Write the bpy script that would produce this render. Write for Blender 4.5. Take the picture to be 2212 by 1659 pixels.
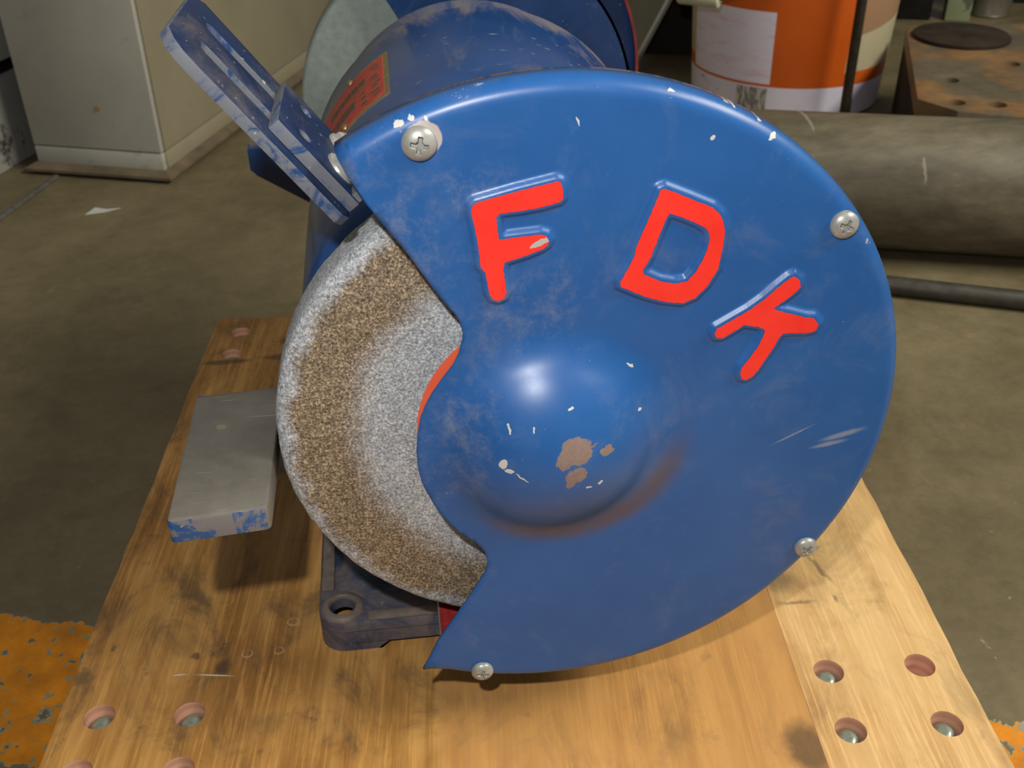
import bpy, bmesh, math, random
from mathutils import Vector, Matrix
from mathutils.geometry import delaunay_2d_cdt
random.seed(7)
SC = bpy.context.scene
COL = SC.collection
for o in list(bpy.data.objects):
    bpy.data.objects.remove(o, do_unlink=True)

# ---------------------------------------------------------------- camera, world, lights, exposure
# Coordinates used below: x right, y away along the grinder shaft, z up, origin at the middle of
# the front guard cover; everything is lifted by LIFT so that the workshop floor is z = 0.
LIFT = 0.265
V = Vector
th, ro, psi = 0.5686, -0.0162, 0.1127
CAM = V((-0.0521875, -0.31761, 0.2267499 + LIFT))
def g2(v):
    c, s = math.cos(psi), math.sin(psi)
    return V((v[0] * c + v[1] * s, -v[0] * s + v[1] * c, v[2]))
fw = V((0, math.cos(th), -math.sin(th))); up = V((0, math.sin(th), math.cos(th))); rt = V((1, 0, 0))
c_, s_ = math.cos(ro), math.sin(ro)
rt, up = rt * c_ + up * s_, up * c_ - rt * s_
fw, up, rt = g2(fw), g2(up), g2(rt)
camd = bpy.data.cameras.new('camera')
camd.sensor_width = 36.0
camd.lens = 36.0 * 2276.5 / 2212.0
camd.clip_start = 0.01
camd.dof.use_dof = True
camd.dof.focus_distance = 0.40
camd.dof.aperture_fstop = 28.0
cam = bpy.data.objects.new('camera', camd); COL.objects.link(cam)
M = Matrix.Identity(4)
for i in range(3):
    M[i][0], M[i][1], M[i][2], M[i][3] = rt[i], up[i], -fw[i], CAM[i]
cam.matrix_world = M
SC.camera = cam

wd = bpy.data.worlds.new('workshop_air'); SC.world = wd; wd.use_nodes = True
wd.node_tree.nodes['Background'].inputs[0].default_value = (1.0, 0.95, 0.84, 1)
wd.node_tree.nodes['Background'].inputs[1].default_value = 0.145

def lamp(name, kind, loc, energy, color, aim=None, **kw):
    d = bpy.data.lights.new(name, kind); d.energy = energy; d.color = color
    for k, v in kw.items(): setattr(d, k, v)
    o = bpy.data.objects.new(name, d); COL.objects.link(o); o.location = loc
    if aim is not None:
        o.rotation_euler = (V(aim) - V(loc)).to_track_quat('-Z', 'Y').to_euler()
    return o
# the camera's own flash, up and to the left of the lens
lamp('camera_flash', 'POINT', (-0.0898, -0.3222, 0.3252 + LIFT), 7.4, (1.0, 0.97, 0.93), shadow_soft_size=0.007)
# fluorescent battens of the hall, high on the right
lamp('ceiling_batten', 'AREA', (1.5, -0.25, 1.75), 47, (1.0, 0.95, 0.80), aim=(0.1, 0.3, 0.1), shape='RECTANGLE', size=1.3, size_y=0.4)

SC.view_settings.view_transform = 'Standard'
SC.view_settings.look = 'None'
SC.view_settings.exposure = 0.0
SC.view_settings.gamma = 1.0
SC.view_settings.use_curve_mapping = False

# ---------------------------------------------------------------- node helper
class Mt:
    def __init__(s, name, rough=0.5, metal=0.0, coat=0.0, spec=0.5):
        s.m = bpy.data.materials.new(name); s.m.use_nodes = True
        s.nt = s.m.node_tree; s.b = s.nt.nodes['Principled BSDF']
        s.b.inputs['Roughness'].default_value = rough; s.b.inputs['Metallic'].default_value = metal
        s.b.inputs['Coat Weight'].default_value = coat; s.b.inputs['Specular IOR Level'].default_value = spec
        s.co = s.nt.nodes.new('ShaderNodeTexCoord').outputs['Object']
    def put(s, sock, v):
        if isinstance(v, bpy.types.NodeSocket): s.nt.links.new(v, sock)
        elif isinstance(v, (tuple, list)) and sock.type == 'RGBA' and len(v) == 3: sock.default_value = (*v, 1)
        else: sock.default_value = v
    def math(s, op, a, b=0.0, c=0.0, clamp=False):
        n = s.nt.nodes.new('ShaderNodeMath'); n.operation = op; n.use_clamp = clamp
        for i, v in enumerate((a, b, c)): s.put(n.inputs[i], v)
        return n.outputs[0]
    def vmath(s, op, a, b=(0, 0, 0)):
        n = s.nt.nodes.new('ShaderNodeVectorMath'); n.operation = op
        s.put(n.inputs[0], a); s.put(n.inputs[1], b)
        return n.outputs[1] if op in ('LENGTH', 'DOT_PRODUCT', 'DISTANCE') else n.outputs[0]
    def mapping(s, v, loc=(0, 0, 0), rot=(0, 0, 0), sc=(1, 1, 1), kind='POINT'):
        n = s.nt.nodes.new('ShaderNodeMapping'); n.vector_type = kind
        s.put(n.inputs['Vector'], v); n.inputs['Location'].default_value = loc
        n.inputs['Rotation'].default_value = rot; n.inputs['Scale'].default_value = sc
        return n.outputs[0]
    def noise(s, scale, detail=3.0, rough=0.55, v=None, out=0, dist=0.0):
        n = s.nt.nodes.new('ShaderNodeTexNoise'); s.put(n.inputs['Vector'], v or s.co)
        n.inputs['Scale'].default_value = scale; n.inputs['Detail'].default_value = detail
        n.inputs['Roughness'].default_value = rough; n.inputs['Distortion'].default_value = dist
        return n.outputs[out]
    def voro(s, scale, v=None, feature='F1', out='Distance'):
        n = s.nt.nodes.new('ShaderNodeTexVoronoi'); n.feature = feature; s.put(n.inputs['Vector'], v or s.co)
        n.inputs['Scale'].default_value = scale
        return n.outputs[out]
    def step(s, x, a, b, t0=0.0, t1=1.0, smooth=True):
        n = s.nt.nodes.new('ShaderNodeMapRange'); n.interpolation_type = 'SMOOTHSTEP' if smooth else 'LINEAR'
        s.put(n.inputs[0], x)
        for i, v in enumerate((a, b, t0, t1)): n.inputs[i + 1].default_value = v
        return n.outputs[0]
    def mix(s, f, a, b, mode='MIX'):
        n = s.nt.nodes.new('ShaderNodeMix'); n.data_type = 'RGBA'; n.blend_type = mode; n.clamp_factor = True
        s.put(n.inputs[0], f); s.put(n.inputs[6], a); s.put(n.inputs[7], b)
        return n.outputs[2]
    def ramp(s, f, stops):
        n = s.nt.nodes.new('ShaderNodeValToRGB'); s.put(n.inputs[0], f); e = n.color_ramp.elements
        while len(e) < len(stops): e.new(0.5)
        for el, (p, c) in zip(e, stops): el.position = p; el.color = (*c, 1)
        return n.outputs[0]
    def sep(s, v=None):
        n = s.nt.nodes.new('ShaderNodeSeparateXYZ'); s.put(n.inputs[0], v or s.co); return n.outputs
    def comb(s, x, y, z):
        n = s.nt.nodes.new('ShaderNodeCombineXYZ')
        for i, v in enumerate((x, y, z)): s.put(n.inputs[i], v)
        return n.outputs[0]
    def wobble(s, amp, scale, v=None):
        d = s.vmath('SUBTRACT', s.noise(scale, 4, 0.6, v, out=1), (0.5, 0.5, 0.5))
        n = s.nt.nodes.new('ShaderNodeVectorMath'); n.operation = 'SCALE'; s.put(n.inputs[0], d); n.inputs[3].default_value = amp
        return s.vmath('ADD', v or s.co, n.outputs[0])
    def blobs(s, spots, v, flat='y', edge=(1.0, 0.9)):
        """union of ellipses (a, b, ra, rb, degrees) on a plane; returns a 0..1 mask"""
        acc = None
        for a, b, ra, rb, rot in spots:
            if flat == 'y': loc, r, sc = (a, 0, b), (0, -math.radians(rot), 0), (ra, 1e3, rb)
            else: loc, r, sc = (a, b, 0), (0, 0, math.radians(rot)), (ra, rb, 1e3)
            d = s.vmath('LENGTH', s.mapping(v, loc, r, sc, 'TEXTURE'))
            acc = d if acc is None else s.math('MINIMUM', acc, d)
        return s.step(acc, edge[0], edge[1])
    def color(s, c): s.put(s.b.inputs['Base Color'], c); return s
    def rough(s, c): s.put(s.b.inputs['Roughness'], c); return s
    def bump(s, h, strength=0.3, dist=0.001):
        n = s.nt.nodes.new('ShaderNodeBump'); n.inputs['Strength'].default_value = strength; n.inputs['Distance'].default_value = dist
        s.put(n.inputs['Height'], h); s.nt.links.new(n.outputs[0], s.b.inputs['Normal']); return s

def plain(name, col, rough=0.5, metal=0.0, var=0.25, scale=60, spec=0.5, bump=0.0):
    m = Mt(name, rough, metal, spec=spec)
    f = m.noise(scale, 5, 0.65)
    dk = tuple(c * (1 - var) for c in col); lt = tuple(min(1, c * (1 + var)) for c in col)
    m.color(m.ramp(f, [(0.3, dk), (0.7, lt)]))
    if bump: m.bump(f, bump, 0.0008)
    return m.m

# ---------------------------------------------------------------- mesh helpers
def frame(o, u, v, w): 
    m = Matrix.Identity(4)
    for i in range(3): m[i][0], m[i][1], m[i][2], m[i][3] = u[i], v[i], w[i], o[i]
    return m
def box(bm, lo, hi, bev=0.0, seg=2, mtx=None):
    r = bmesh.ops.create_cube(bm, size=1.0)['verts']
    for v in r: v.co = V([lo[i] + (v.co[i] + 0.5) * (hi[i] - lo[i]) for i in range(3)])
    if bev:
        es = {e for v in r for e in v.link_edges}
        o = bmesh.ops.bevel(bm, geom=list(es), offset=bev, segments=seg, profile=0.5, affect='EDGES')
        r = list({v for f in o['faces'] for v in f.verts} | {v for v in r if v.is_valid})
    if mtx is not None:
        done = set()
        st = [v for v in r if v.is_valid]
        for v in st: done.add(v)
        while st:
            v = st.pop()
            for e in v.link_edges:
                w = e.other_vert(v)
                if w not in done: done.add(w); st.append(w)
        for v in done: v.co = mtx @ v.co
def lathe(bm, prof, axis='Y', c=(0, 0, 0), seg=64, a0=0.0, a1=2 * math.pi, mtx=None, closed_prof=False, mats=None, cap=0):
    """prof: list of (radius, position along the axis)"""
    full = abs(a1 - a0 - 2 * math.pi) < 1e-6
    n = seg if full else seg + 1
    rings = []
    for k in range(n):
        a = a0 + (a1 - a0) * k / seg
        ring = []
        for r, t in prof:
            if axis == 'Y': p = V((c[0] + r * math.cos(a), c[1] + t, c[2] + r * math.sin(a)))
            elif axis == 'Z': p = V((c[0] + r * math.cos(a), c[1] + r * math.sin(a), c[2] + t))
            else: p = V((c[0] + t, c[1] + r * math.cos(a), c[2] + r * math.sin(a)))
            ring.append(bm.verts.new(mtx @ p if mtx is not None else p))
        rings.append(ring)
    m = len(prof)
    for k in range(seg):
        A, B = rings[k], rings[(k + 1) % n]
        for i in range(m if closed_prof else m - 1):
            j = (i + 1) % m
            try: f = bm.faces.new((A[i], A[j], B[j], B[i]))
            except ValueError: continue
            if mats: f.material_index = mats[i]
    if not full and closed_prof:
        for R in (rings[0], rings[-1]):
            try: bm.faces.new(R).material_index = cap
            except ValueError: pass
    bmesh.ops.remove_doubles(bm, verts=bm.verts, dist=1e-6)
def tube(bm, pts, r, seg=12, cap=True, closed=False):
    pts = [V(p) for p in pts]; rings = []
    for i, p in enumerate(pts):
        t = (pts[min(i + 1, len(pts) - 1)] - pts[max(i - 1, 0)]).normalized()
        q = t.to_track_quat('Z', 'Y').to_matrix()
        rr = r[i] if isinstance(r, (list, tuple)) else r
        rings.append([bm.verts.new(p + q @ V((rr * math.cos(2 * math.pi * k / seg), rr * math.sin(2 * math.pi * k / seg), 0))) for k in range(seg)])
    for A, B in zip(rings, rings[1:]):
        for k in range(seg): bm.faces.new((A[k], A[(k + 1) % seg], B[(k + 1) % seg], B[k]))
    if cap: bm.faces.new(rings[0]); bm.faces.new(rings[-1])
def plate(bm, loops, mtx, t, bev=0.0):
    """flat plate from closed 2-D loops (first outer, others holes), thickness t along local +z"""
    vs, es = [], []
    for lp in loops:
        r = [bm.verts.new(V((x, y, 0))) for x, y in lp]; vs += r
        es += [bm.edges.new((r[i], r[(i + 1) % len(r)])) for i in range(len(r))]
    f = bmesh.ops.triangle_fill(bm, use_beauty=True, use_dissolve=False, edges=es)
    fs = [g for g in f['geom'] if isinstance(g, bmesh.types.BMFace)]
    bmesh.ops.recalc_face_normals(bm, faces=fs)
    if fs and fs[0].normal.z > 0: bmesh.ops.reverse_faces(bm, faces=fs)
    ex = bmesh.ops.extrude_face_region(bm, geom=fs, use_keep_orig=True)
    nv = [g for g in ex['geom'] if isinstance(g, bmesh.types.BMVert)]
    for v in nv: v.co.z += t
    if bev:
        top = {e for v in nv for e in v.link_edges if e.other_vert(v) in nv and any(abs(f_.normal.z) < 0.5 for f_ in e.link_faces)}
        bm.normal_update()
        top = [e for v in nv for e in v.link_edges if e.other_vert(v) in set(nv) and len(e.link_faces) == 2 and abs(e.link_faces[0].normal.dot(e.link_faces[1].normal)) < 0.5]
        bmesh.ops.bevel(bm, geom=list(set(top)), offset=bev, segments=2, profile=0.5, affect='EDGES')
    for v in bm.verts: v.co = mtx @ v.co
def rrect(x0, y0, x1, y1, r, n=5):
    out = []
    rs = r if isinstance(r, (list, tuple)) else (r, r, r, r)
    for (cx, cy, sx, sy, a0, q) in ((x1, y1, -1, -1, 0, rs[0]), (x0, y1, 1, -1, 90, rs[1]), (x0, y0, 1, 1, 180, rs[2]), (x1, y0, -1, 1, 270, rs[3])):
        for k in range(n + 1):
            a = math.radians(a0 + 90 * k / n); out.append((cx + sx * q + q * math.cos(a), cy + sy * q + q * math.sin(a)))
    return out
def circ(cx, cy, r, n=20): return [(cx + r * math.cos(2 * math.pi * k / n), cy + r * math.sin(2 * math.pi * k / n)) for k in range(n)]
def slot(x0, x1, y, r, n=6):
    return [(x1 + r * math.cos(math.radians(-90 + 180 * k / n)), y + r * math.sin(math.radians(-90 + 180 * k / n))) for k in range(n + 1)] + \
           [(x0 + r * math.cos(math.radians(90 + 180 * k / n)), y + r * math.sin(math.radians(90 + 180 * k / n))) for k in range(n + 1)]

def add(name, bm, mats, parent=None, smooth=35, label=None, cat=None, group=None, kind=None, normals=True):
    me = bpy.data.meshes.new(name)
    if normals: bmesh.ops.recalc_face_normals(bm, faces=bm.faces)
    bm.to_mesh(me); bm.free()
    for m in (mats if isinstance(mats, (list, tuple)) else [mats]): me.materials.append(m)
    if smooth:
        me.shade_smooth(); me.set_sharp_from_angle(angle=math.radians(smooth))
    o = bpy.data.objects.new(name, me); COL.objects.link(o)
    link(o, parent)
    return props(o, label, cat, group, kind)
def wloc(o): return V(o['base']) if o is not None and 'base' in o else V((0, 0, 0))
def link(o, parent, at=(0, 0, 0)):
    """meshes are written in scene coordinates; a child cancels its ancestors' offset"""
    o.location = V(at) + V((0, 0, LIFT))
    if parent is not None:
        o.parent = parent
        q = parent; off = V((0, 0, 0))
        while q is not None: off += q.location; q = q.parent
        o.location = V(at) + V((0, 0, LIFT)) - off
def props(o, label=None, cat=None, group=None, kind=None):
    for k, v in (('label', label), ('category', cat), ('group', group), ('kind', kind)):
        if v: o[k] = v
    return o
def root(name, loc, label, cat, group=None):
    o = bpy.data.objects.new(name, None); COL.objects.link(o); o.empty_display_size = 0.05
    o.location = V(loc) + V((0, 0, LIFT))
    return props(o, label, cat, group)
def clone(o, name, parent, at):
    c = o.copy(); c.name = name; COL.objects.link(c); c.parent = None; link(c, parent, at); return c

# ---------------------------------------------------------------- materials
BLUE = (0.020, 0.088, 0.285)
DUST = (0.36, 0.34, 0.30)
def blue_cover():
    m = Mt('blue_enamel_front', 0.40, coat=0.0, spec=0.5)
    wv = m.wobble(0.004, 260)
    base = m.ramp(m.noise(25, 4, 0.6), [(0.3, (0.0125, 0.086, 0.292)), (0.7, (0.018, 0.105, 0.335))])
    # dusty grey film beside the wheel opening and near the upper corner
    film = m.blobs([(-0.038, 0.000, 0.026, 0.045, -10), (-0.047, 0.081, 0.024, 0.034, 35), (-0.064, 0.107, 0.017, 0.007, 40), (-0.01, 0.052, 0.04, 0.02, 30), (-0.03, 0.096, 0.02, 0.014, 10)], wv, edge=(1.15, 0.25))
    fn = m.step(m.noise(70, 8, 0.8), 0.44, 0.78)
    c = m.mix(m.math('MULTIPLY', m.math('MULTIPLY', film, fn), 0.42), base, DUST)
    # faint haze everywhere
    hz = m.math('MULTIPLY', m.step(m.noise(38, 6, 0.7, dist=0.6), 0.5, 0.75), 0.10)
    c = m.mix(hz, c, DUST)
    sp = m.math('MULTIPLY', m.step(m.noise(900, 2, 0.5), 0.74, 0.8), 0.5)
    c = m.mix(sp, c, (0.5, 0.5, 0.48))
    # brown grime and the fillet's shade, painted in the hollow under the dome
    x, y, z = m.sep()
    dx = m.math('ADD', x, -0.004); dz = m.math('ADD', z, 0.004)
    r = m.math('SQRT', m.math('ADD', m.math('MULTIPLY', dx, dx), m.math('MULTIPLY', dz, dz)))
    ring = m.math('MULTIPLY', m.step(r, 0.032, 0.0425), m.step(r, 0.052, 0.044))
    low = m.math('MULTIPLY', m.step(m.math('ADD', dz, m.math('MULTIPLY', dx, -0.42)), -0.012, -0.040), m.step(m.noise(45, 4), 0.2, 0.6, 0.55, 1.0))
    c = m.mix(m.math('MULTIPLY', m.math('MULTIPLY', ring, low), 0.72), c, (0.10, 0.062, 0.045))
    # flaked paint, and flash glints painted along the rim
    wr = m.wobble(0.0042, 420)
    rust = m.blobs([(0.0045, 0.0035, 0.0062, 0.0058, 10), (0.0005, 0.0005, 0.0034, 0.004, 0), (0.0045, -0.0068, 0.0046, 0.0036, 20), (0.0022, -0.0105, 0.0022, 0.0018, 0), (0.0158, 0.0012, 0.0028, 0.0020, 0), (0.0095, 0.004, 0.0035, 0.0006, 30)], wr)
    rc = m.mix(m.noise(700, 3), (0.175, 0.115, 0.10), (0.28, 0.205, 0.18))
    c = m.mix(rust, c, rc)
    chip = m.blobs([(-0.0215, -0.0015, 0.0014, 0.0022, -20), (-0.0195, -0.0042, 0.0018, 0.0010, 0), (-0.0150, -0.0068, 0.0030, 0.0004, -38), (-0.0190, 0.0122, 0.0005, 0.0020, 12), (-0.0105, 0.0125, 0.0004, 0.0012, 0),
                    (0.0030, 0.0190, 0.0012, 0.0005, 20), (0.0265, 0.0275, 0.0016, 0.0005, -35), (0.0300, 0.0110, 0.0008, 0.0006, 0), (0.0703, 0.1092, 0.0018, 0.0009, 30), (0.0499, 0.1104, 0.0007, 0.0011, -30), (0.0060, 0.1180, 0.0003, 0.0018, 20), (0.0552, 0.1203, 0.0017, 0.00045, -24), (0.0576, 0.1190, 0.0010, 0.0005, -26), (0.0661, 0.1139, 0.0009, 0.0004, -30), (0.0357, 0.1258, 0.0013, 0.0004, -14), (0.1199, 0.0581, 0.0008, 0.0006, -20),  # the rim chips also hold flash glints as pale colour
                    (-0.0500, 0.1200, 0.0018, 0.0010, 20), (-0.0460, 0.1216, 0.0012, 0.0009, 0), (-0.0415, 0.1215, 0.0007, 0.0009, 0), (0.014, -0.0125, 0.0012, 0.0007, 30), (0.0095, -0.0135, 0.0012, 0.0005, 0)], m.wobble(0.0016, 700))
    c = m.mix(chip, c, (0.55, 0.53, 0.50))
    ringdep = m.blobs([(-0.0426, 0.1153, 0.0060, 0.0058, 0)], m.wobble(0.0018, 330))
    c = m.mix(ringdep, c, (0.42, 0.37, 0.36))
    scr = m.blobs([(0.0928, -0.0106, 0.0098, 0.00045, 27), (0.113, -0.0125, 0.010, 0.0015, 14), (0.108, -0.0165, 0.008, 0.0012, 10)], m.wobble(0.0008, 800), edge=(1.2, 0.3))
    c = m.mix(m.math('MULTIPLY', scr, 0.42), c, (0.42, 0.42, 0.38))
    # worn rolled rim
    rr = m.math('SQRT', m.math('ADD', m.math('MULTIPLY', x, x), m.math('MULTIPLY', z, z)))
    wn = m.math('MULTIPLY', m.step(rr, 0.1265, 0.1285), m.step(m.noise(75, 6, 0.8), 0.63, 0.68))
    c = m.mix(m.math('MULTIPLY', wn, 0.75), c, (0.55, 0.50, 0.45))
    fl = m.math('MULTIPLY', m.math('MULTIPLY', m.step(rr, 0.1315, 0.1318), m.step(y, 0.0095, 0.0112)), m.step(m.noise(130, 5, 0.7), 0.46, 0.54))
    c = m.mix(m.math('MULTIPLY', fl, 0.8), c, (0.40, 0.24, 0.17))
    m.color(c)
    m.rough(m.math('ADD', m.math('MULTIPLY', m.noise(60, 5, 0.7), 0.10), m.math('ADD', 0.315, m.math('MULTIPLY', rust, 0.4))))
    m.bump(m.noise(140, 3), 0.04, 0.0006)
    return m.m
def blue_worn(name, dust=0.35, *a, sc=30, **k):
    return _bw(name, dust, *a, sc=sc, **k)
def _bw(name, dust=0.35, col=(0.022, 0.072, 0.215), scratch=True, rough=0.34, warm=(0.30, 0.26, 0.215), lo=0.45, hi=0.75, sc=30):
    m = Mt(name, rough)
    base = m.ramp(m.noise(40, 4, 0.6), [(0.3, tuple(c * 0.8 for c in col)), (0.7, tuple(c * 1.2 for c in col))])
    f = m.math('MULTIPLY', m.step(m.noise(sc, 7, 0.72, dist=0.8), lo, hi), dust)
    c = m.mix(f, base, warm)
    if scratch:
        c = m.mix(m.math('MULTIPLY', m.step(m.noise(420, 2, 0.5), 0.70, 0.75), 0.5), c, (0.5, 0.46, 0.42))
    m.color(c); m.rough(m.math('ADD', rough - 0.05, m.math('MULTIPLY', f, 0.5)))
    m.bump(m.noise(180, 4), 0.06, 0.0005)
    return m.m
def motor_blue():
    m = Mt('blue_enamel_motor', 0.24, spec=0.3)
    base = m.ramp(m.noise(35, 4, 0.6), [(0.3, (0.011, 0.058, 0.215)), (0.7, (0.016, 0.074, 0.265))])
    v = m.mapping(m.co, sc=(1, 0.25, 1))
    nz = m.noise(26, 6, 0.68, v, dist=1.2)
    x, y, z = m.sep()
    far = m.math('ADD', m.step(y, 0.250, 0.292, 0.0, 0.75), m.step(x, 0.0, 0.09, 0.15, 0.4))
    f2 = m.math('MULTIPLY', m.step(m.math('ADD', nz, m.math('MULTIPLY', far, 0.26)), 0.55, 0.80), 0.66)
    c = m.mix(f2, base, (0.27, 0.225, 0.19))
    sv = m.mapping(m.co, rot=(0, math.radians(-30), 0), sc=(90, 330, 330))
    band = m.math('MULTIPLY', m.step(y, 0.16, 0.19), m.step(y, 0.265, 0.23))
    sc = m.math('MULTIPLY', m.step(m.noise(1.0, 2, 0.5, sv), 0.69, 0.74), band)
    c = m.mix(m.math('MULTIPLY', sc, 0.75), c, (0.5, 0.46, 0.42))
    m.color(c); m.rough(m.math('ADD', 0.20, m.math('MULTIPLY', f2, 0.5)))
    return m.m
def red_paint():
    m = Mt('red_letter_paint', 0.32)
    c = m.ramp(m.noise(60, 3), [(0.3, (0.82, 0.030, 0.020)), (0.7, (0.92, 0.042, 0.028))])
    chip = m.blobs([(-0.0062, 0.0782, 0.0042, 0.0011, 24)], m.wobble(0.0012, 500))
    m.color(m.mix(chip, c, (0.42, 0.42, 0.40))); return m.m
def wheel_grit():
    m = Mt('grey_grit', 0.6)
    x, y, z = m.sep()
    dx = m.math('ADD', x, 0.0023); dz = m.math('ADD', z, 0.0092)
    r = m.math('SQRT', m.math('ADD', m.math('MULTIPLY', dx, dx), m.math('MULTIPLY', dz, dz)))
    rw = m.math('ADD', r, m.math('MULTIPLY', m.math('SUBTRACT', m.noise(60, 5, 0.7), 0.5), 0.018))
    band = m.math('MULTIPLY', m.step(rw, 0.064, 0.080), m.step(rw, 0.1005, 0.0935))
    g = m.noise(950, 2.5, 0.75)
    g2_ = m.noise(420, 2, 0.6)
    gg = m.math('ADD', m.math('MULTIPLY', g, 0.75), m.math('MULTIPLY', g2_, 0.25))
    clean = m.ramp(gg, [(0.33, (0.13, 0.14, 0.155)), (0.5, (0.37, 0.395, 0.43)), (0.66, (0.74, 0.76, 0.79))])
    brown = m.ramp(gg, [(0.35, (0.050, 0.036, 0.024)), (0.5, (0.20, 0.152, 0.102)), (0.64, (0.54, 0.43, 0.29))])
    c = m.mix(band, clean, brown)
    pale_grain = m.step(m.noise(1300, 1, 0.5), 0.76, 0.80)  # scattered near-white grains in the grit
    c = m.mix(m.math('MULTIPLY', pale_grain, 0.6), c, (0.9, 0.9, 0.92))
    m.color(c); m.bump(gg, 0.55, 0.0009); return m.m
def steel_rest():
    m = Mt('worn_ground_steel', 0.5, 0.15)
    c = m.ramp(m.noise(38, 6, 0.7), [(0.3, (0.120, 0.110, 0.094)), (0.7, (0.195, 0.180, 0.156))])
    sv = m.mapping(m.co, rot=(0, 0, math.radians(25)), sc=(40, 900, 40))
    c = m.mix(m.math('MULTIPLY', m.step(m.noise(1.0, 2, 0.5, sv), 0.68, 0.74), 0.25), c, (0.5, 0.49, 0.46))
    pit = m.blobs([(-0.1305, 0.0475, 0.0022, 0.0018, 0)], m.wobble(0.002, 400), flat='z')
    c = m.mix(pit, c, (0.26, 0.235, 0.155))
    m.color(c); m.bump(m.noise(400, 3), 0.08, 0.0004); return m.m
def wood(name, c0, c1, c2, stain, pale=0.0, seed=0.0):
    m = Mt(name, 0.52)
    v = m.mapping(m.co, loc=(seed, seed * 2, 0), rot=(0, 0, math.radians(4.7)))
    fine = m.noise(1.0, 4, 0.7, m.mapping(v, sc=(620, 22, 1)))
    mid = m.noise(1.0, 4, 0.6, m.mapping(v, sc=(75, 6, 1)), dist=0.25)
    big = m.noise(1.0, 5, 0.6, m.mapping(v, sc=(13, 7, 1)), dist=1.0)
    c = m.ramp(m.math('ADD', m.math('MULTIPLY', big, 0.45), m.math('MULTIPLY', mid, 0.55)), [(0.34, c0), (0.48, c1), (0.61, c2)])
    c = m.mix(m.step(fine, 0.46, 0.70, 0.0, 0.55), c, tuple(min(1, q * 1.3) for q in c2))
    st = m.step(m.noise(1.0, 6, 0.7, m.mapping(v, sc=(26, 17, 1)), dist=0.7), 0.48, 0.70)
    c = m.mix(m.math('MULTIPLY', st, stain), c, (0.085, 0.058, 0.035))
    st2 = m.step(m.noise(1.0, 5, 0.7, m.mapping(v, loc=(3, 1, 0), sc=(70, 60, 1))), 0.62, 0.74)
    c = m.mix(m.math('MULTIPLY', st2, stain * 0.9), c, (0.075, 0.062, 0.045))
    return m, c, fine
def wood_wide():
    m, c, fine = wood('plywood_brown_face', (0.185, 0.075, 0.016), (0.36, 0.170, 0.040), (0.55, 0.295, 0.085), 0.72)
    x, y, z = m.sep()
    # paler veneer leaf on the right half of the face
    lf = m.step(m.math('ADD', x, m.math('MULTIPLY', y, -0.02)), -0.0535, -0.0505)
    c = m.mix(m.math('MULTIPLY', lf, m.step(m.noise(20, 4), 0.25, 0.6, 0.25, 0.62)), c, (0.56, 0.285, 0.095))
    w = m.wobble(0.006, 140)
    dk = m.blobs([(0.111, -0.026, 0.011, 0.016, 5), (-0.140, 0.375, 0.008, 0.006, 0), (-0.140, 0.352, 0.02, 0.005, 0), (-0.183, 0.350, 0.02, 0.004, 0), (-0.154, 0.056, 0.004, 0.006, 0), (-0.168, 0.066, 0.003, 0.003, 0)], w, flat='z', edge=(1.2, 0.5))
    c = m.mix(m.math('MULTIPLY', dk, 0.72), c, (0.065, 0.040, 0.026))
    ln = m.blobs([(-0.1575, 0.0520, 0.0095, 0.00045, -10), (-0.1745, 0.0545, 0.0035, 0.0004, 0)], m.co, flat='z', edge=(1.3, 0.4))
    c = m.mix(m.math('MULTIPLY', ln, 0.75), c, (0.75, 0.70, 0.66))
    nick = m.blobs([(-0.1215, 0.083, 0.0034, 0.0030, 0), (-0.1275, 0.064, 0.0026, 0.0026, 0), (-0.1430, 0.064, 0.0030, 0.0028, 0)], m.co, flat='z')
    core = m.blobs([(-0.1215, 0.0832, 0.0026, 0.0023, 0), (-0.1276, 0.0643, 0.002, 0.002, 0), (-0.1431, 0.0643, 0.0024, 0.0022, 0)], m.co, flat='z')
    c = m.mix(m.math('MULTIPLY', m.math('SUBTRACT', nick, core, clamp=True), 0.4), c, (0.72, 0.50, 0.28))
    m.color(c); m.rough(m.step(fine, 0.2, 0.8, 0.58, 0.40)); m.bump(fine, 0.10, 0.0006); return m.m
def wood_pale():
    m, c, fine = wood('plywood_pale_face', (0.46, 0.245, 0.085), (0.62, 0.375, 0.150), (0.72, 0.47, 0.205), 0.32, seed=0.7)
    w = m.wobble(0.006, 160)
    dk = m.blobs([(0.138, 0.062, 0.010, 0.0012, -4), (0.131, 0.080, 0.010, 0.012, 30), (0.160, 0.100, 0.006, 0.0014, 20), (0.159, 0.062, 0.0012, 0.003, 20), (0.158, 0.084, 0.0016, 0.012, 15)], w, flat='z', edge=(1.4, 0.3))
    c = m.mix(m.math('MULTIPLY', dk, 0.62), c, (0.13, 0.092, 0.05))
    m.color(c); m.bump(fine, 0.08, 0.0006); return m.m
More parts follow.
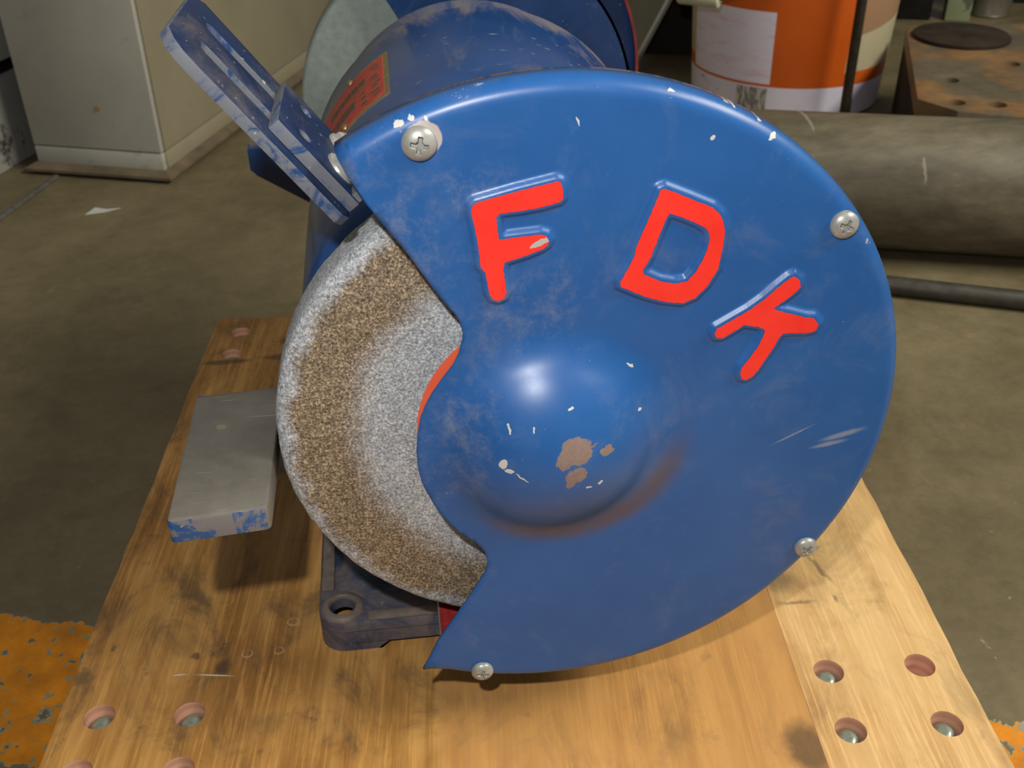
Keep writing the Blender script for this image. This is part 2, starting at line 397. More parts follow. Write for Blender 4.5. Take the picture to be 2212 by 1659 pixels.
def floor_mat():
    m = Mt('oily_concrete', 0.55)
    a = m.noise(5, 6, 0.65, dist=0.4); b = m.noise(28, 6, 0.7); d = m.noise(160, 4, 0.7)
    t = m.math('ADD', m.math('ADD', m.math('MULTIPLY', a, 0.5), m.math('MULTIPLY', b, 0.33)), m.math('MULTIPLY', d, 0.17))
    c = m.ramp(t, [(0.30, (0.085, 0.068, 0.037)), (0.48, (0.145, 0.117, 0.064)), (0.66, (0.215, 0.175, 0.098))])
    c = m.mix(m.math('MULTIPLY', m.step(m.noise(13, 5, 0.7, dist=0.5), 0.60, 0.76), 0.40), c, (0.062, 0.060, 0.058))
    c = m.mix(m.math('MULTIPLY', m.step(m.noise(60, 3, 0.6), 0.70, 0.76), 0.6), c, (0.36, 0.33, 0.27))
    c = m.mix(m.math('MULTIPLY', m.step(m.noise(22, 5, 0.7, m.mapping(m.co, loc=(4, 2, 0))), 0.66, 0.74), 0.35), c, (0.36, 0.20, 0.06))
    # flaking orange floor line with older green paint showing at its edges
    wv = m.wobble(0.026, 70); x, y, z = m.sep(wv)
    q = m.math('ADD', m.math('MULTIPLY', x, 0.268), m.math('MULTIPLY', y, 0.963))
    def strip(g, hole_lo, hole_hi):
        s1 = m.math('MULTIPLY', m.step(q, 0.0155 - g, 0.0160 - g), m.step(q, 0.1205 + g, 0.1200 + g))
        h = m.math('MAXIMUM', m.step(m.noise(85, 3, 0.65, m.mapping(m.co, loc=(1.3, 0.4, 0))), hole_lo, hole_hi), m.step(m.noise(150, 2, 0.5), hole_lo + 0.045, hole_hi + 0.045))
        return m.math('MULTIPLY', s1, m.math('SUBTRACT', 1.0, h))
    green = strip(0.0006, 0.640, 0.650); orange = strip(0.0, 0.605, 0.615)
    inl = m.math('MULTIPLY', m.step(q, 0.0155, 0.017), m.step(q, 0.1205, 0.119))
    c = m.mix(m.math('MULTIPLY', inl, m.step(m.noise(45, 3), 0.5, 0.56)), c, (0.30, 0.285, 0.25))
    c = m.mix(green, c, m.mix(m.noise(120, 2), (0.10, 0.17, 0.085), (0.36, 0.40, 0.30)))
    c = m.mix(orange, c, m.ramp(m.noise(30, 6, 0.7), [(0.35, (0.47, 0.165, 0.004)), (0.65, (0.80, 0.285, 0.005))]))
    m.color(c); m.bump(t, 0.25, 0.002)
    m.rough(m.step(a, 0.3, 0.7, 0.42, 0.68)); return m.m
MAT = {}
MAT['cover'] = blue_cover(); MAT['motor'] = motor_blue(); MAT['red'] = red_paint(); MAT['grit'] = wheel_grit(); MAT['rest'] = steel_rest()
MAT['blue'] = blue_worn('blue_enamel_guard', 0.35)
MAT['rear'] = blue_worn('blue_enamel_rear', 0.22, (0.013, 0.045, 0.150), lo=0.52, hi=0.85, rough=0.30)
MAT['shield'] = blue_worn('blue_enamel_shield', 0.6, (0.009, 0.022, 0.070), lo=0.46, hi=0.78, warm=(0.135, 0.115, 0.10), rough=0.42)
MAT['shieldedge'] = blue_worn('blue_enamel_shield_edge', 0.9, (0.014, 0.046, 0.145), lo=0.36, hi=0.52, warm=(0.120, 0.127, 0.140), sc=95)
MAT['cast'] = blue_worn('blue_cast_iron', 0.62, (0.018, 0.034, 0.080), lo=0.36, hi=0.66, warm=(0.21, 0.165, 0.14), rough=0.42)
MAT['shield'].node_tree.nodes['Principled BSDF'].inputs['Specular IOR Level'].default_value = 0.22
MAT['grime'] = plain('brown_grimy_iron', (0.155, 0.125, 0.11), 0.55, 0.0, 0.3, 120, bump=0.2)
MAT['zinc'] = plain('zinc_plated_steel', (0.36, 0.36, 0.34), 0.38, 0.35, 0.22, 260)
MAT['brass'] = plain('dull_brass', (0.42, 0.32, 0.15), 0.4, 0.8, 0.2, 300)
MAT['label'] = plain('orange_red_paper', (0.90, 0.135, 0.060), 0.6, 0.0, 0.05, 90)
MAT['inred'] = plain('red_oxide_inside', (0.34, 0.028, 0.028), 0.5, 0.0, 0.5, 130)
MAT['green'] = plain('pale_green_grit', (0.30, 0.36, 0.335), 0.7, 0.0, 0.16, 160, bump=0.25)
MAT['restblue'] = blue_worn('blue_enamel_rest_edge', 0.9, (0.018, 0.070, 0.20), lo=0.45, hi=0.53, warm=(0.16, 0.14, 0.125), sc=70)

# ---------------------------------------------------------------- the setting: floor
bm = bmesh.new()
NX, NY = 40, 44
gv = [[bm.verts.new((-3.2 + 6.8 * i / NX, -1.2 + 6.2 * j / NY, -0.265)) for j in range(NY + 1)] for i in range(NX + 1)]
for i in range(NX):
    for j in range(NY): bm.faces.new((gv[i][j], gv[i + 1][j], gv[i + 1][j + 1], gv[i][j + 1]))
add('floor', bm, floor_mat(), None, 0, kind='structure', label='oily grey-brown concrete workshop floor with a flaking orange painted line')

# ---------------------------------------------------------------- plywood board
BA = math.radians(4.7)
ua, ub = V((math.cos(BA), -math.sin(BA), 0)), V((math.sin(BA), math.cos(BA), 0))
HB = -0.165
def ab(x, y): return (x * ua.x + y * ua.y, x * ub.x + y * ub.y)
BM = frame(V((0, 0, HB)), ua, ub, V((0, 0, 1)))
board = root('plywood_board', (0, 0.08, HB - 0.1), 'worn brown plywood board with counterbored bolt holes under the blue bench grinder', 'board')
holes = [(-0.2081, 0.0336, 1), (-0.1664, 0.0294, 1), (-0.2121, 0.0030, 1), (-0.1674, -0.0015, 1), (0.1366, 0.0150, 1), (0.1815, 0.0128, 0), (0.1336, -0.0197, 1), (0.1783, -0.0220, 1), (-0.1771, 0.3923, 1), (-0.1805, 0.3606, 1)]
def jag(x, y0, y1, n, amp):
    return [(x + random.uniform(-amp, amp) * (1 if 0 < i < n else 0), y0 + (y1 - y0) * i / n) for i in range(n + 1)]
def drilled(name, loop, hl, mat):
    bm = bmesh.new(); depth = 0.020; t = 0.030; hr = 0.0072
    loops = [loop] + [circ(*ab(x, y), hr, 28) for x, y, _ in hl]
    # top sheet with holes
    vs, es = [], []
    for lp in loops:
        r = [bm.verts.new(V((a, b, 0))) for a, b in lp]; vs.append(r)
        es += [bm.edges.new((r[i], r[(i + 1) % len(r)])) for i in range(len(r))]
    bmesh.ops.triangle_fill(bm, use_beauty=True, use_dissolve=False, edges=es)
    for k, r in enumerate(vs):
        n = len(r); d = t if k == 0 else depth
        prev = r
        levels = [1.0] if k == 0 else [0.0, 0.18, 0.36, 0.55, 0.72, 1.0]
        for li, lv in enumerate(levels):
            if k and li == 0: continue
            cur = [bm.verts.new(v.co + V((0, 0, -d * lv)) - V((0, 0, 0)) * 0) for v in r]
            if k:
                cx = sum((v.co.x for v in r)) / n; cy = sum((v.co.y for v in r)) / n
                f = 1.0 + (0.05 if li % 2 else -0.01)
                for v in cur: v.co.x = cx + (v.co.x - cx) * f; v.co.y = cy + (v.co.y - cy) * f
            for i in range(n):
                fc = bm.faces.new((prev[i], prev[(i + 1) % n], cur[(i + 1) % n], cur[i])); fc.material_index = 1
            prev = cur
        fc = bm.faces.new(prev); fc.material_index = 1
    for v in bm.verts: v.co = BM @ v.co
    return add(name, bm, [mat, ply], board, 30)
pm = Mt('fresh_plywood_core', 0.7)
px_, py_, pz_ = pm.sep()
lay = pm.step(pm.math('SINE', pm.math('MULTIPLY', pm.math('ADD', pz_, pm.math('MULTIPLY', pm.noise(70), 0.002)), 1100)), -0.4, 0.6)
pm.color(pm.mix(pm.noise(180, 4, 0.7), pm.mix(lay, (0.56, 0.27, 0.165), (0.78, 0.47, 0.33)), (0.66, 0.36, 0.24))); ply = pm.m
SA = 0.1190
wide = drilled('plank', jag(SA - 0.0001, -0.32, 0.4030, 3, 0) + jag(-0.2290, 0.3985, -0.32, 46, 0.0006), [h for h in holes if h[0] < 0.1], wood_wide())
pal = drilled('plank', jag(0.1991, -0.32, 0.4030, 40, 0.0006) + jag(SA + 0.0001, 0.4030, -0.32, 3, 0), [h for h in holes if h[0] > 0.1], wood_pale())
pal['label'] = 'paler yellow strip of the board'
for b0, b1 in ((-0.29, -0.20), (-0.03, 0.06), (0.33, 0.395)):
    bm = bmesh.new(); box(bm, (-0.2250, b0, -0.0995), (0.1950, b1, -0.0302), 0.002, 1, BM); add('bearer', bm, ply, board, 30)
zb = Mt('greased_bolt_head', 0.25, 0.35); zb.color(zb.ramp(zb.noise(260, 3), [(0.3, (0.20, 0.25, 0.20)), (0.7, (0.40, 0.44, 0.38))])); zb.bump(zb.noise(300, 3), 0.3, 0.001)
bolt0 = None
for x, y, k in holes:
    if not k: continue
    if bolt0 is None:
        bm = bmesh.new(); lathe(bm, [(0.0, 0.0048), (0.0022, 0.0046), (0.0042, 0.0037), (0.0054, 0.0018), (0.0056, 0.0)], 'Z', (0, 0, 0), 24)
        bolt0 = add('bolt', bm, zb.m, board, 60); bolt0.location = (0, 0, 0); link(bolt0, board, (x, y, HB - 0.0085)); b = bolt0
    else: b = clone(bolt0, 'bolt', board, (x, y, HB - 0.0085))
    if x > 0: b['label'] = 'silvery domed bolt head sunk in the pale strip'

# ---------------------------------------------------------------- bench grinder
AX, AZ = -0.0023, -0.0092           # shaft axis
MIDY = 0.230
G = root('bench_grinder', (AX, MIDY, HB), 'blue bench grinder with a guarded grey grinding wheel on the plywood board', 'bench grinder')

# --- front cover: pressed sheet with dome, raised letters and rolled rim
CUT = [(-69.8, 110.0), (-62.2, 94.9), (-56.7, 86.5), (-51.0, 77.9), (-42.8, 63.6), (-38.2, 56.4), (-35.5, 52.6), (-34.2, 49.9), (-33.5, 47.0), (-33.1, 44.5), (-33.5, 42.0), (-34.9, 36.6), (-37.0, 32.2), (-41.2, 26.6), (-45.2, 20.7), (-48.0, 15.4), (-50.1, 10.1), (-51.6, 2.4), (-52.3, -5.0), (-52.2, -11.0), (-51.2, -18.0), (-49.7, -23.0), (-47.2, -29.2), (-44.8, -34.9), (-41.6, -40.2), (-37.5, -45.4), (-33.1, -49.5), (-30.1, -52.7), (-28.3, -56.1), (-27.3, -60.4), (-27.4, -64.1), (-28.6, -67.7), (-37.1, -82.8), (-49.2, -102.8), (-55.3, -116.9)]
LF = [(-28.71, 90.87), (-28.51, 92.44), (-27.37, 93.55), (-14.37, 96.63), (-1.03, 99.3), (0.46, 98.67), (1.16, 96.44), (1.13, 93.29), (0.16, 92.17), (-6.21, 90.75), (-12.95, 89.84), (-19.69, 89.4), (-20.76, 88.2), (-20.52, 85.12), (-20.02, 80.2), (-13.04, 80.7), (-6.2, 81.13), (-4.14, 80.34), (-3.21, 78.62), (-3.89, 77.01), (-5.43, 75.87), (-10.04, 74.11), (-18.36, 71.77), (-18.71, 69.26), (-17.77, 60.58), (-18.59, 58.46), (-20.72, 57.57), (-22.51, 58.32), (-23.55, 60.15), (-24.73, 68.43), (-26.2, 70.65), (-26.76, 77.38), (-27.68, 83.99)]
LDo = [(33.4, 94.02), (34.89, 94.56), (43.21, 90.84), (51.68, 86.82), (54.71, 83.76), (56.66, 78.23), (56.28, 71.5), (55.4, 63.8), (52.3, 57.86), (48.21, 53.26), (43.84, 51.62), (37.24, 52.77), (31.44, 54.83), (26.48, 57.18), (21.56, 59.76), (21.32, 61.53), (23.66, 66.14), (25.81, 70.69), (26.4, 74.46), (28.44, 80.16), (30.79, 86.56)]
LDi = [(37.02, 85.74), (42.21, 83.76), (47.08, 81.38), (50.42, 79.08), (51.56, 76.07), (51.06, 71.87), (49.46, 67.27), (47.77, 63.49), (44.83, 59.93), (40.83, 59.44), (35.1, 60.93), (29.32, 63.98), (29.07, 65.74), (31.72, 70.69), (33.68, 77.31), (35.96, 84.18)]
LK = [(81.88, 58.57), (83.29, 59.09), (85.63, 57.13), (86.11, 54.85), (84.93, 53.13), (77.39, 46.87), (78.33, 46.06), (84.49, 44.0), (89.81, 42.17), (92.84, 41.74), (95.13, 38.92), (94.06, 36.36), (91.58, 35.71), (86.39, 36.14), (82.12, 36.21), (80.82, 34.41), (79.4, 30.69), (76.58, 25.6), (74.49, 21.36), (72.62, 18.74), (70.58, 17.53), (68.78, 18.09), (67.84, 20.46), (68.27, 22.89), (71.2, 27.53), (73.67, 32.14), (75.31, 37.72), (74.6, 38.72), (72.35, 39.84), (67.18, 41.02), (63.27, 38.24), (59.68, 36.18), (57.56, 36.36), (56.54, 38.33), (57.21, 40.15), (62.74, 43.43), (68.23, 46.68), (73.58, 50.83), (78.02, 55.19)]
RC, RF = 132.0, 5.5
DOME_C, DOME_R, DOME_T = (-1.5, -5.0), 50.0, math.radians(43)
LH, LW = 1.7, 2.4
def seglist(loops):
    s = []
    for lp in loops:
        s += [(lp[i], lp[(i + 1) % len(lp)]) for i in range(len(lp))]
    return s
def inside(x, y, loops):
    c = False
    for lp in loops:
        j = len(lp) - 1
        for i in range(len(lp)):
            (xi, yi), (xj, yj) = lp[i], lp[j]
            if (yi > y) != (yj > y) and x < (xj - xi) * (y - yi) / (yj - yi) + xi: c = not c
            j = i
    return c
def sdist(x, y, segs):
    b = 1e9
    for (ax, ay), (bx, by) in segs:
        dx, dy = bx - ax, by - ay
        t = ((x - ax) * dx + (y - ay) * dy) / (dx * dx + dy * dy)
        t = 0 if t < 0 else 1 if t > 1 else t
        d = (x - ax - t * dx) ** 2 + (y - ay - t * dy) ** 2
        if d < b: b = d
    return math.sqrt(b)
LET = [([LF], seglist([LF])), ([LDo, LDi], seglist([LDo, LDi])), ([LK], seglist([LK]))]
LBB = [(min(p[0] for p in l[0][0]) - 4, max(p[0] for p in l[0][0]) + 4, min(p[1] for p in l[0][0]) - 4, max(p[1] for p in l[0][0]) + 4) for l in LET]
def emb(x, y):
    h = 0.0
    for (lp, sg), bb in zip(LET, LBB):
        if bb[0] < x < bb[1] and bb[2] < y < bb[3]:
            if inside(x, y, lp): return LH
            d = sdist(x, y, sg) - 0.5
            if d < LW:
                t = max(0.0, min(1.0, 1 - d / LW)); h = max(h, LH * t * t * (3 - 2 * t))
    return h
Rs = DOME_R * 0.70 / math.sin(DOME_T); Rf = DOME_R * 0.30 / math.sin(DOME_T)
DH = (Rs + Rf) * (1 - math.cos(DOME_T))
def dome(x, y):
    r = math.hypot(x - DOME_C[0], y - DOME_C[1])
    if r >= DOME_R: return 0.0
    if r < DOME_R * 0.70: return DH - (Rs - math.sqrt(Rs * Rs - r * r))
    return Rf - math.sqrt(Rf * Rf - (DOME_R - r) ** 2)
def height(x, y):
    r = math.hypot(x, y); k = r - (RC - RF); h = dome(x, y) + emb(x, y)
    if k > 0:
        t = (math.atan2(y, x) - math.atan2(-116.9, -55.3)) / math.radians(5.0)
        fade = max(0.0, min(1.0, t)) if t > -0.2 else 1.0
        k = min(k, RF) ; h -= (RF - math.sqrt(max(0.0, RF * RF - k * k))) * fade
        return h
    if k > 0: h -= RF - math.sqrt(max(0.0, RF * RF - min(k, RF) ** 2))
    return h
a_top = math.atan2(CUT[0][1], CUT[0][0]); a_bot = math.atan2(CUT[-1][1], CUT[-1][0])
arc = [(RC * math.cos(a), RC * math.sin(a)) for a in [a_bot + (a_top - a_bot) * k / 150 for k in range(151)]]
def dens(pl, st):
    out = []
    for p, q in zip(pl, pl[1:]):
        n = max(1, int(math.hypot(q[0] - p[0], q[1] - p[1]) / st))
        out += [(p[0] + (q[0] - p[0]) * k / n, p[1] + (q[1] - p[1]) * k / n) for k in range(n)]
    return out
cutd = dens(CUT + [arc[0]], 1.6)
cutd = dens([arc[-1], CUT[0]], 1.2)[1:] + cutd
outline = arc + cutd
otree = seglist([outline])
pts = list(outline)
for k, rr in enumerate((126.0, 127.4, 128.7, 129.8, 130.7, 131.3, 131.75)):
    for q in range(300):
        a = a_bot + (a_top - a_bot) * (q + 0.5 * (k % 2)) / 300
        if 2 < q < 298: pts.append((rr * math.cos(a), rr * math.sin(a)))
def inner_ok(x, y, cs): 
    return inside(x, y, [outline]) and sdist(x, y, cs) > 0.7
cutsegs = seglist([cutd])[:-1]
def grid(x0, x1, y0, y1, st, rule):
    j = 0; y = y0
    while y <= y1:
        x = x0 + (st / 2 if j % 2 else 0)
        while x <= x1:
            if rule(x, y): pts.append((x, y))
            x += st
        y += st * 0.866; j += 1
def near_letter(x, y): return any(b[0] + 0.5 <= x <= b[1] - 0.5 and b[2] + 0.5 <= y <= b[3] - 0.5 for b in LBB)
def coarse(x, y):
    if math.hypot(x, y) > 125.0 or near_letter(x, y): return False
    if x < -20 and not inner_ok(x, y, cutsegs): return False
    return True
grid(-70, 126, -126, 126, 2.1, coarse)
for b in LBB: grid(b[0] + 0.5, b[1] - 0.5, b[2] + 0.5, b[3] - 0.5, 0.72, lambda x, y: math.hypot(x, y) < 125 and (x > -20 or inner_ok(x, y, cutsegs)))
no = len(outline)
vo, eo, fo, _, _, _ = delaunay_2d_cdt([V(p) for p in pts], [(i, (i + 1) % no) for i in range(no)], [], 1, 1e-4)
bm = bmesh.new()
bv = [bm.verts.new((p.x / 1000, -height(p.x, p.y) / 1000, p.y / 1000)) for p in vo]
for f in fo:
    try: bm.faces.new([bv[i] for i in f])
    except ValueError: pass
# flange behind the rolled rim
be = [e for e in bm.edges if len(e.link_faces) == 1 and all(math.hypot(v.co.x, v.co.z) > 0.13185 for v in e.verts)]
ex = bmesh.ops.extrude_edge_only(bm, edges=be)
for g in ex['geom']:
    if isinstance(g, bmesh.types.BMVert): g.co.y += 0.0065 * max(0.02, min(1.0, (math.atan2(g.co.z, g.co.x) - math.atan2(-116.9, -55.3)) / math.radians(5.0)))
bmesh.ops.recalc_face_normals(bm, faces=bm.faces)
fc = min(bm.faces, key=lambda f: (f.calc_center_median() - V((0.05, 0, 0))).length)
if fc.normal.y > 0: bmesh.ops.reverse_faces(bm, faces=bm.faces)
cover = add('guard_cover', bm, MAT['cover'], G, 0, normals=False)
cover.data.shade_smooth(); cover.data.set_sharp_from_angle(angle=math.radians(50))
so = cover.modifiers.new('sheet', 'SOLIDIFY'); so.thickness = 0.0012; so.offset = -1.0
for nm, loops in (('letter_f', [LF]), ('letter_d', [LDo, LDi]), ('letter_k', [LK])):
    bm = bmesh.new()
    lp2 = []
    for lp in loops:
        d = dens(lp + [lp[0]], 0.9)
        lp2.append([((x + random.uniform(-0.12, 0.12)) / 1000, (z + random.uniform(-0.12, 0.12)) / 1000) for x, z in d])
    plate(bm, lp2, frame(V((0, -(LH - 0.05) / 1000, 0)), V((1, 0, 0)), V((0, 0, 1)), V((0, -1, 0))), 0.00022)
    o = add(nm, bm, MAT['red'], cover, 30)
    o['label'] = 'raised red painted letter %s' % nm[-1].upper()

# --- screws with cross recess
bm = bmesh.new()
NR, NA = 26, 96
rings = []
for i in range(NR + 1):
    r = 5.0 * i / NR; ring = []
    for k in range(NA):
        a = 2 * math.pi * k / NA; x, z = r * math.cos(a), r * math.sin(a)
        h = 3.3 * math.sqrt(max(0, 1 - (r / 5.25) ** 2.2))
        arm = min(abs(x), abs(z)); ln = max(abs(x), abs(z))
        def ss(v, a_, b_):
            t = max(0, min(1, (v - a_) / (b_ - a_))); return t * t * (3 - 2 * t)
        rec = (1 - ss(arm, 0.50, 0.72)) * (1 - ss(ln, 2.2, 2.7)); cone = 1 - ss(math.hypot(x, z), 0.8, 1.5)
        h -= 1.7 * max(rec, cone)
        ring.append(bm.verts.new((x / 1000, -h / 1000, z / 1000)))
        if i == 0: ring = [ring[0]] * NA; break
    rings.append(ring)
last = []
for k in range(NA):
    v = rings[-1][k]; last.append(bm.verts.new((v.co.x, 0.0004, v.co.z)))
rings.append(last)
for A, B in zip(rings, rings[1:]):
    for k in range(NA):
        q = (A[k], A[(k + 1) % NA], B[(k + 1) % NA], B[k])
        q = tuple(dict.fromkeys(q))
        bm.faces.new(q)
bm.faces.new(last)
scm = bm
screw = None
for (x, z, rot, sc) in ((-0.0441, 0.1140, 12, 1.12), (0.0990, 0.0770, 24, 1.0), (0.1058, -0.0690, 40, 0.95), (-0.0312, -0.1232, 8, 0.95)):
    if screw is None: screw = add('screw', scm, MAT['zinc'], cover, 50); o = screw; link(o, cover, (x, -0.0001, z))
    else: o = clone(screw, 'screw', cover, (x, -0.0001, z))
    o.rotation_euler = (0, math.radians(rot), 0); o.scale = (sc, sc, sc)

# --- guard housings (drum wall and inner plate), front and rear
def housing(front):
    def Y(y): return y if front else 2 * MIDY - y
    bm = bmesh.new()
    a0, a1 = math.radians(-112.6), math.radians(116 if front else 119)
    ro_, ri = (0.1192, 0.1174)
    prof = [(ri, Y(0.003)), (ro_, Y(0.003)), (ro_, Y(0.060)), (ri, Y(0.060))]
    lathe(bm, prof, 'Y', (AX, 0, AZ), 110, a0, a1, closed_prof=True, mats=[0, 0, 0, 1], cap=2)
    pl = [(AX + ro_ * math.cos(a0 + (a1 - a0) * k / 90), AZ + ro_ * math.sin(a0 + (a1 - a0) * k / 90)) for k in range(91)]
    pl += [(-0.058, 0.094), (-0.052, 0.0740), (-0.0425, 0.0580), (-0.034, 0.042), (-0.05, 0.02), (-0.052, -0.02), (-0.036, -0.055), (-0.036, -0.085)] if not front else [(-0.052, 0.085), (-0.036, 0.05), (-0.05, 0.02), (-0.052, -0.02), (-0.036, -0.055), (-0.036, -0.085)]
    b2 = bmesh.new()
    plate(b2, [pl, circ(AX, AZ, 0.016, 24)], frame(V((0, 0, 0)), V((1, 0, 0)), V((0, 0, 1)), V((0, -1, 0))), 0.002)
    off = 0.0600 if front else Y(0.0600) + 0.002
    for v in b2.verts: v.co.y += off
    me = bpy.data.meshes.new('tmp'); b2.to_mesh(me); b2.free(); bm.from_mesh(me); bpy.data.meshes.remove(me)
    h = add('guard_housing', bm, [MAT['blue'] if front else MAT['rear'], MAT['inred'], MAT['zinc']], G, 35)
    return h
hf = housing(True); hr_ = housing(False)
# rear cover (faces away)
bm = bmesh.new()
RY = 2 * MIDY
pl = [(0.132 * math.cos(math.radians(-115 + 237 * k / 90)), 0.132 * math.sin(math.radians(-115 + 237 * k / 90))) for k in range(91)] + [(-0.0425, 0.0640), (-0.033, 0.044), (-0.05, 0.01), (-0.045, -0.035), (-0.028, -0.06), (-0.037, -0.083)]
plate(bm, [pl], frame(V((0, RY - 0.003, 0)), V((1, 0, 0)), V((0, 0, 1)), V((0, -1, 0))), 0.0015)
for v in bm.verts: v.co.y += 0.003
lathe(bm, [(0.0, 0.018), (0.02, 0.0155), (0.035, 0.008), (0.048, 0.0005)], 'Y', (AX, RY, AZ), 40)
A0, A1 = math.radians(-115), math.radians(122)
lathe(bm, [(0.1320, -0.0020), (0.1320, -0.0105), (0.1306, -0.0105), (0.1306, -0.0020)], 'Y', (0, RY, 0), 110, A0, A1, closed_prof=True)
rc = add('guard_cover', bm, MAT['rear'], G, 35)
bm = bmesh.new(); lathe(bm, [(0.1301, -0.0118), (0.1323, -0.0118), (0.1323, -0.0100), (0.1301, -0.0100)], 'Y', (0, RY, 0), 110, A0, A1, closed_prof=True)
add('rim_edge', bm, plain('dark_red_edge', (0.19, 0.018, 0.018), 0.6, 0, 0.3, 90), rc, 60)['label'] = 'dark red painted flange edge'

# --- grinding wheels
bm = bmesh.new()
lathe(bm, [(0.0, 0.0), (0.0945, 0.0), (0.0985, 0.0004), (0.1008, 0.0013), (0.1022, 0.003), (0.1026, 0.006), (0.1026, 0.020), (0.1016, 0.0235), (0.099, 0.025), (0.0, 0.025)], 'Y', (AX, 0.018, AZ), 160)
for v in bm.verts:
    if math.hypot(v.co.x - AX, v.co.z - AZ) > 0.09:
        d = V((v.co.x - AX, 0, v.co.z - AZ)).normalized(); v.co += d * random.uniform(-0.00022, 0.00022)
wh = add('grinding_wheel', bm, MAT['grit'], G, 60); wh['label'] = 'grey grit wheel browned by use'
bm = bmesh.new()
lathe(bm, [(0.012, 0.0), (0.0503, 0.0), (0.0503, -0.0004), (0.012, -0.0004)], 'Y', (AX + 0.0011, 0.01795, AZ), 72, closed_prof=True)
add('paper_label', bm, MAT['label'], wh, 30)['label'] = 'orange-red paper blotter'
bm = bmesh.new(); lathe(bm, [(0.0, -0.009), (0.012, -0.009), (0.012, -0.004), (0.034, -0.0035), (0.036, -0.0006), (0.0, -0.0006)], 'Y', (AX, 0.018, AZ), 48)
add('flange', bm, MAT['grime'], wh, 40)
bm = bmesh.new()
lathe(bm, [(0.0, 0.0), (0.1085, 0.0), (0.1105, 0.002), (0.1108, 0.004), (0.1108, 0.022), (0.109, 0.025), (0.0, 0.025)], 'Y', (AX, RY - 0.043, AZ), 120)
w2 = add('grinding_wheel', bm, MAT['green'], G, 60); w2['label'] = 'pale grey-green grit wheel at the far end'

# --- motor and base
bm = bmesh.new()
R_ = 0.0976
lathe(bm, [(0.0, 0.066), (0.060, 0.066), (0.084, 0.069), (0.0925, 0.074), (0.0958, 0.082), (0.0966, 0.095), (R_, 0.18), (R_, 0.2885), (0.0970, 0.2905), (0.0955, 0.2918), (0.0915, 0.2930), (0.0895, 0.2945), (0.0890, 0.30), (0.0875, 0.350), (0.082, 0.375), (0.062, 0.392), (0.0, 0.394)], 'Y', (AX, 0, AZ), 128)
motor = add('motor_housing', bm, MAT['motor'], G, 50)
for y0 in (0.0625, 0.3930):
    bm = bmesh.new(); lathe(bm, [(0.0, 0.0), (0.030, 0.0), (0.030, 0.006), (0.0, 0.006)], 'Y', (AX, y0, AZ), 40); add('shaft_boss', bm, MAT['cast'], G, 40)
def foot(front):
    pass
bm = bmesh.new()
# base tray: rounded plate with raised border, four bored corner pads and an arched lower edge
bx0, bx1, by0, by1 = -0.1062, 0.1016, 0.0592, 0.4008
outer = rrect(bx0, by0, bx1, by1, 0.012, 5)
hl = [(bx0 + 0.0118, by0 + 0.0118), (bx1 - 0.0118, by0 + 0.0118), (bx0 + 0.0118, by1 - 0.0118), (bx1 - 0.0118, by1 - 0.0118)]
HX, HYf, HZ = V((1, 0, 0)), V((0, 1, 0)), V((0, 0, 1))
plate(bm, [outer] + [circ(x, y, 0.0062, 24) for x, y in hl], frame(V((0, 0, HB + 0.0125)), HX, HYf, HZ), 0.0055, 0.0016)
def merge(loops, z, t):
    b2 = bmesh.new(); plate(b2, loops, frame(V((0, 0, z)), HX, HYf, HZ), t)
    me = bpy.data.meshes.new('t'); b2.to_mesh(me); b2.free(); bm.from_mesh(me); bpy.data.meshes.remove(me)
merge([outer, rrect(bx0 + 0.004, by0 + 0.004, bx1 - 0.004, by1 - 0.004, 0.008, 5)], HB + 0.0048, 0.0079)
for x, y in hl:   # feet: the skirt reaches the board round each corner
    sx = 1 if x < 0 else -1; sy = 1 if y < 0.2 else -1
    cx_, cy_ = x, y
    def Lp(px, py): return (cx_ + sx * px, cy_ + sy * py)
    q0 = -0.0118; R1 = 0.012
    arc_ = [(q0 + R1 - R1 * math.cos(math.radians(90 * k / 6)), q0 + R1 - R1 * math.sin(math.radians(90 * k / 6))) for k in range(7)]
    L = [(q0, 0.024)] + arc_ + [(0.018, q0), (0.022, q0), (0.022, q0 + 0.004), (q0 + 0.010, q0 + 0.004), (q0 + 0.0052, q0 + 0.0052), (q0 + 0.004, q0 + 0.010), (q0 + 0.004, 0.024)]
    L = [p for n_i, p in enumerate(L) if n_i == 0 or math.hypot(p[0] - L[n_i - 1][0], p[1] - L[n_i - 1][1]) > 1e-5]
    merge([[Lp(*p) for p in L]], HB, 0.0050)
    for v in bm.verts:   # the foot runs out in a slope
        if abs(v.co.z - HB) < 1e-5 and abs(v.co.x - (cx_ + sx * 0.022)) < 1e-5: v.co.x -= sx * 0.006
base = add('base', bm, MAT['cast'], G, 35)
for x, y in hl:
    bm = bmesh.new(); lathe(bm, [(0.0062, 0.0), (0.0062, 0.0016), (0.0070, 0.0024), (0.0092, 0.0022), (0.0104, 0.0012), (0.0108, 0.0)], 'Z', (x, y, HB + 0.0178), 28)
    add('mounting_boss', bm, MAT['grime'], base, 50)
bm = bmesh.new()
for lo, hi in (((bx0 + 0.001, by0 + 0.024, HB + 0.0175), (bx0 + 0.0075, by1 - 0.024, HB + 0.0200)), ((bx1 - 0.0075, by0 + 0.024, HB + 0.0175), (bx1 - 0.001, by1 - 0.024, HB + 0.0200)), ((bx0 + 0.024, by0 + 0.001, HB + 0.0175), (bx1 - 0.024, by0 + 0.0065, HB + 0.0200))):
    box(bm, lo, hi, 0.0012, 2)
add('base_rib', bm, MAT['grime'], base, 40)
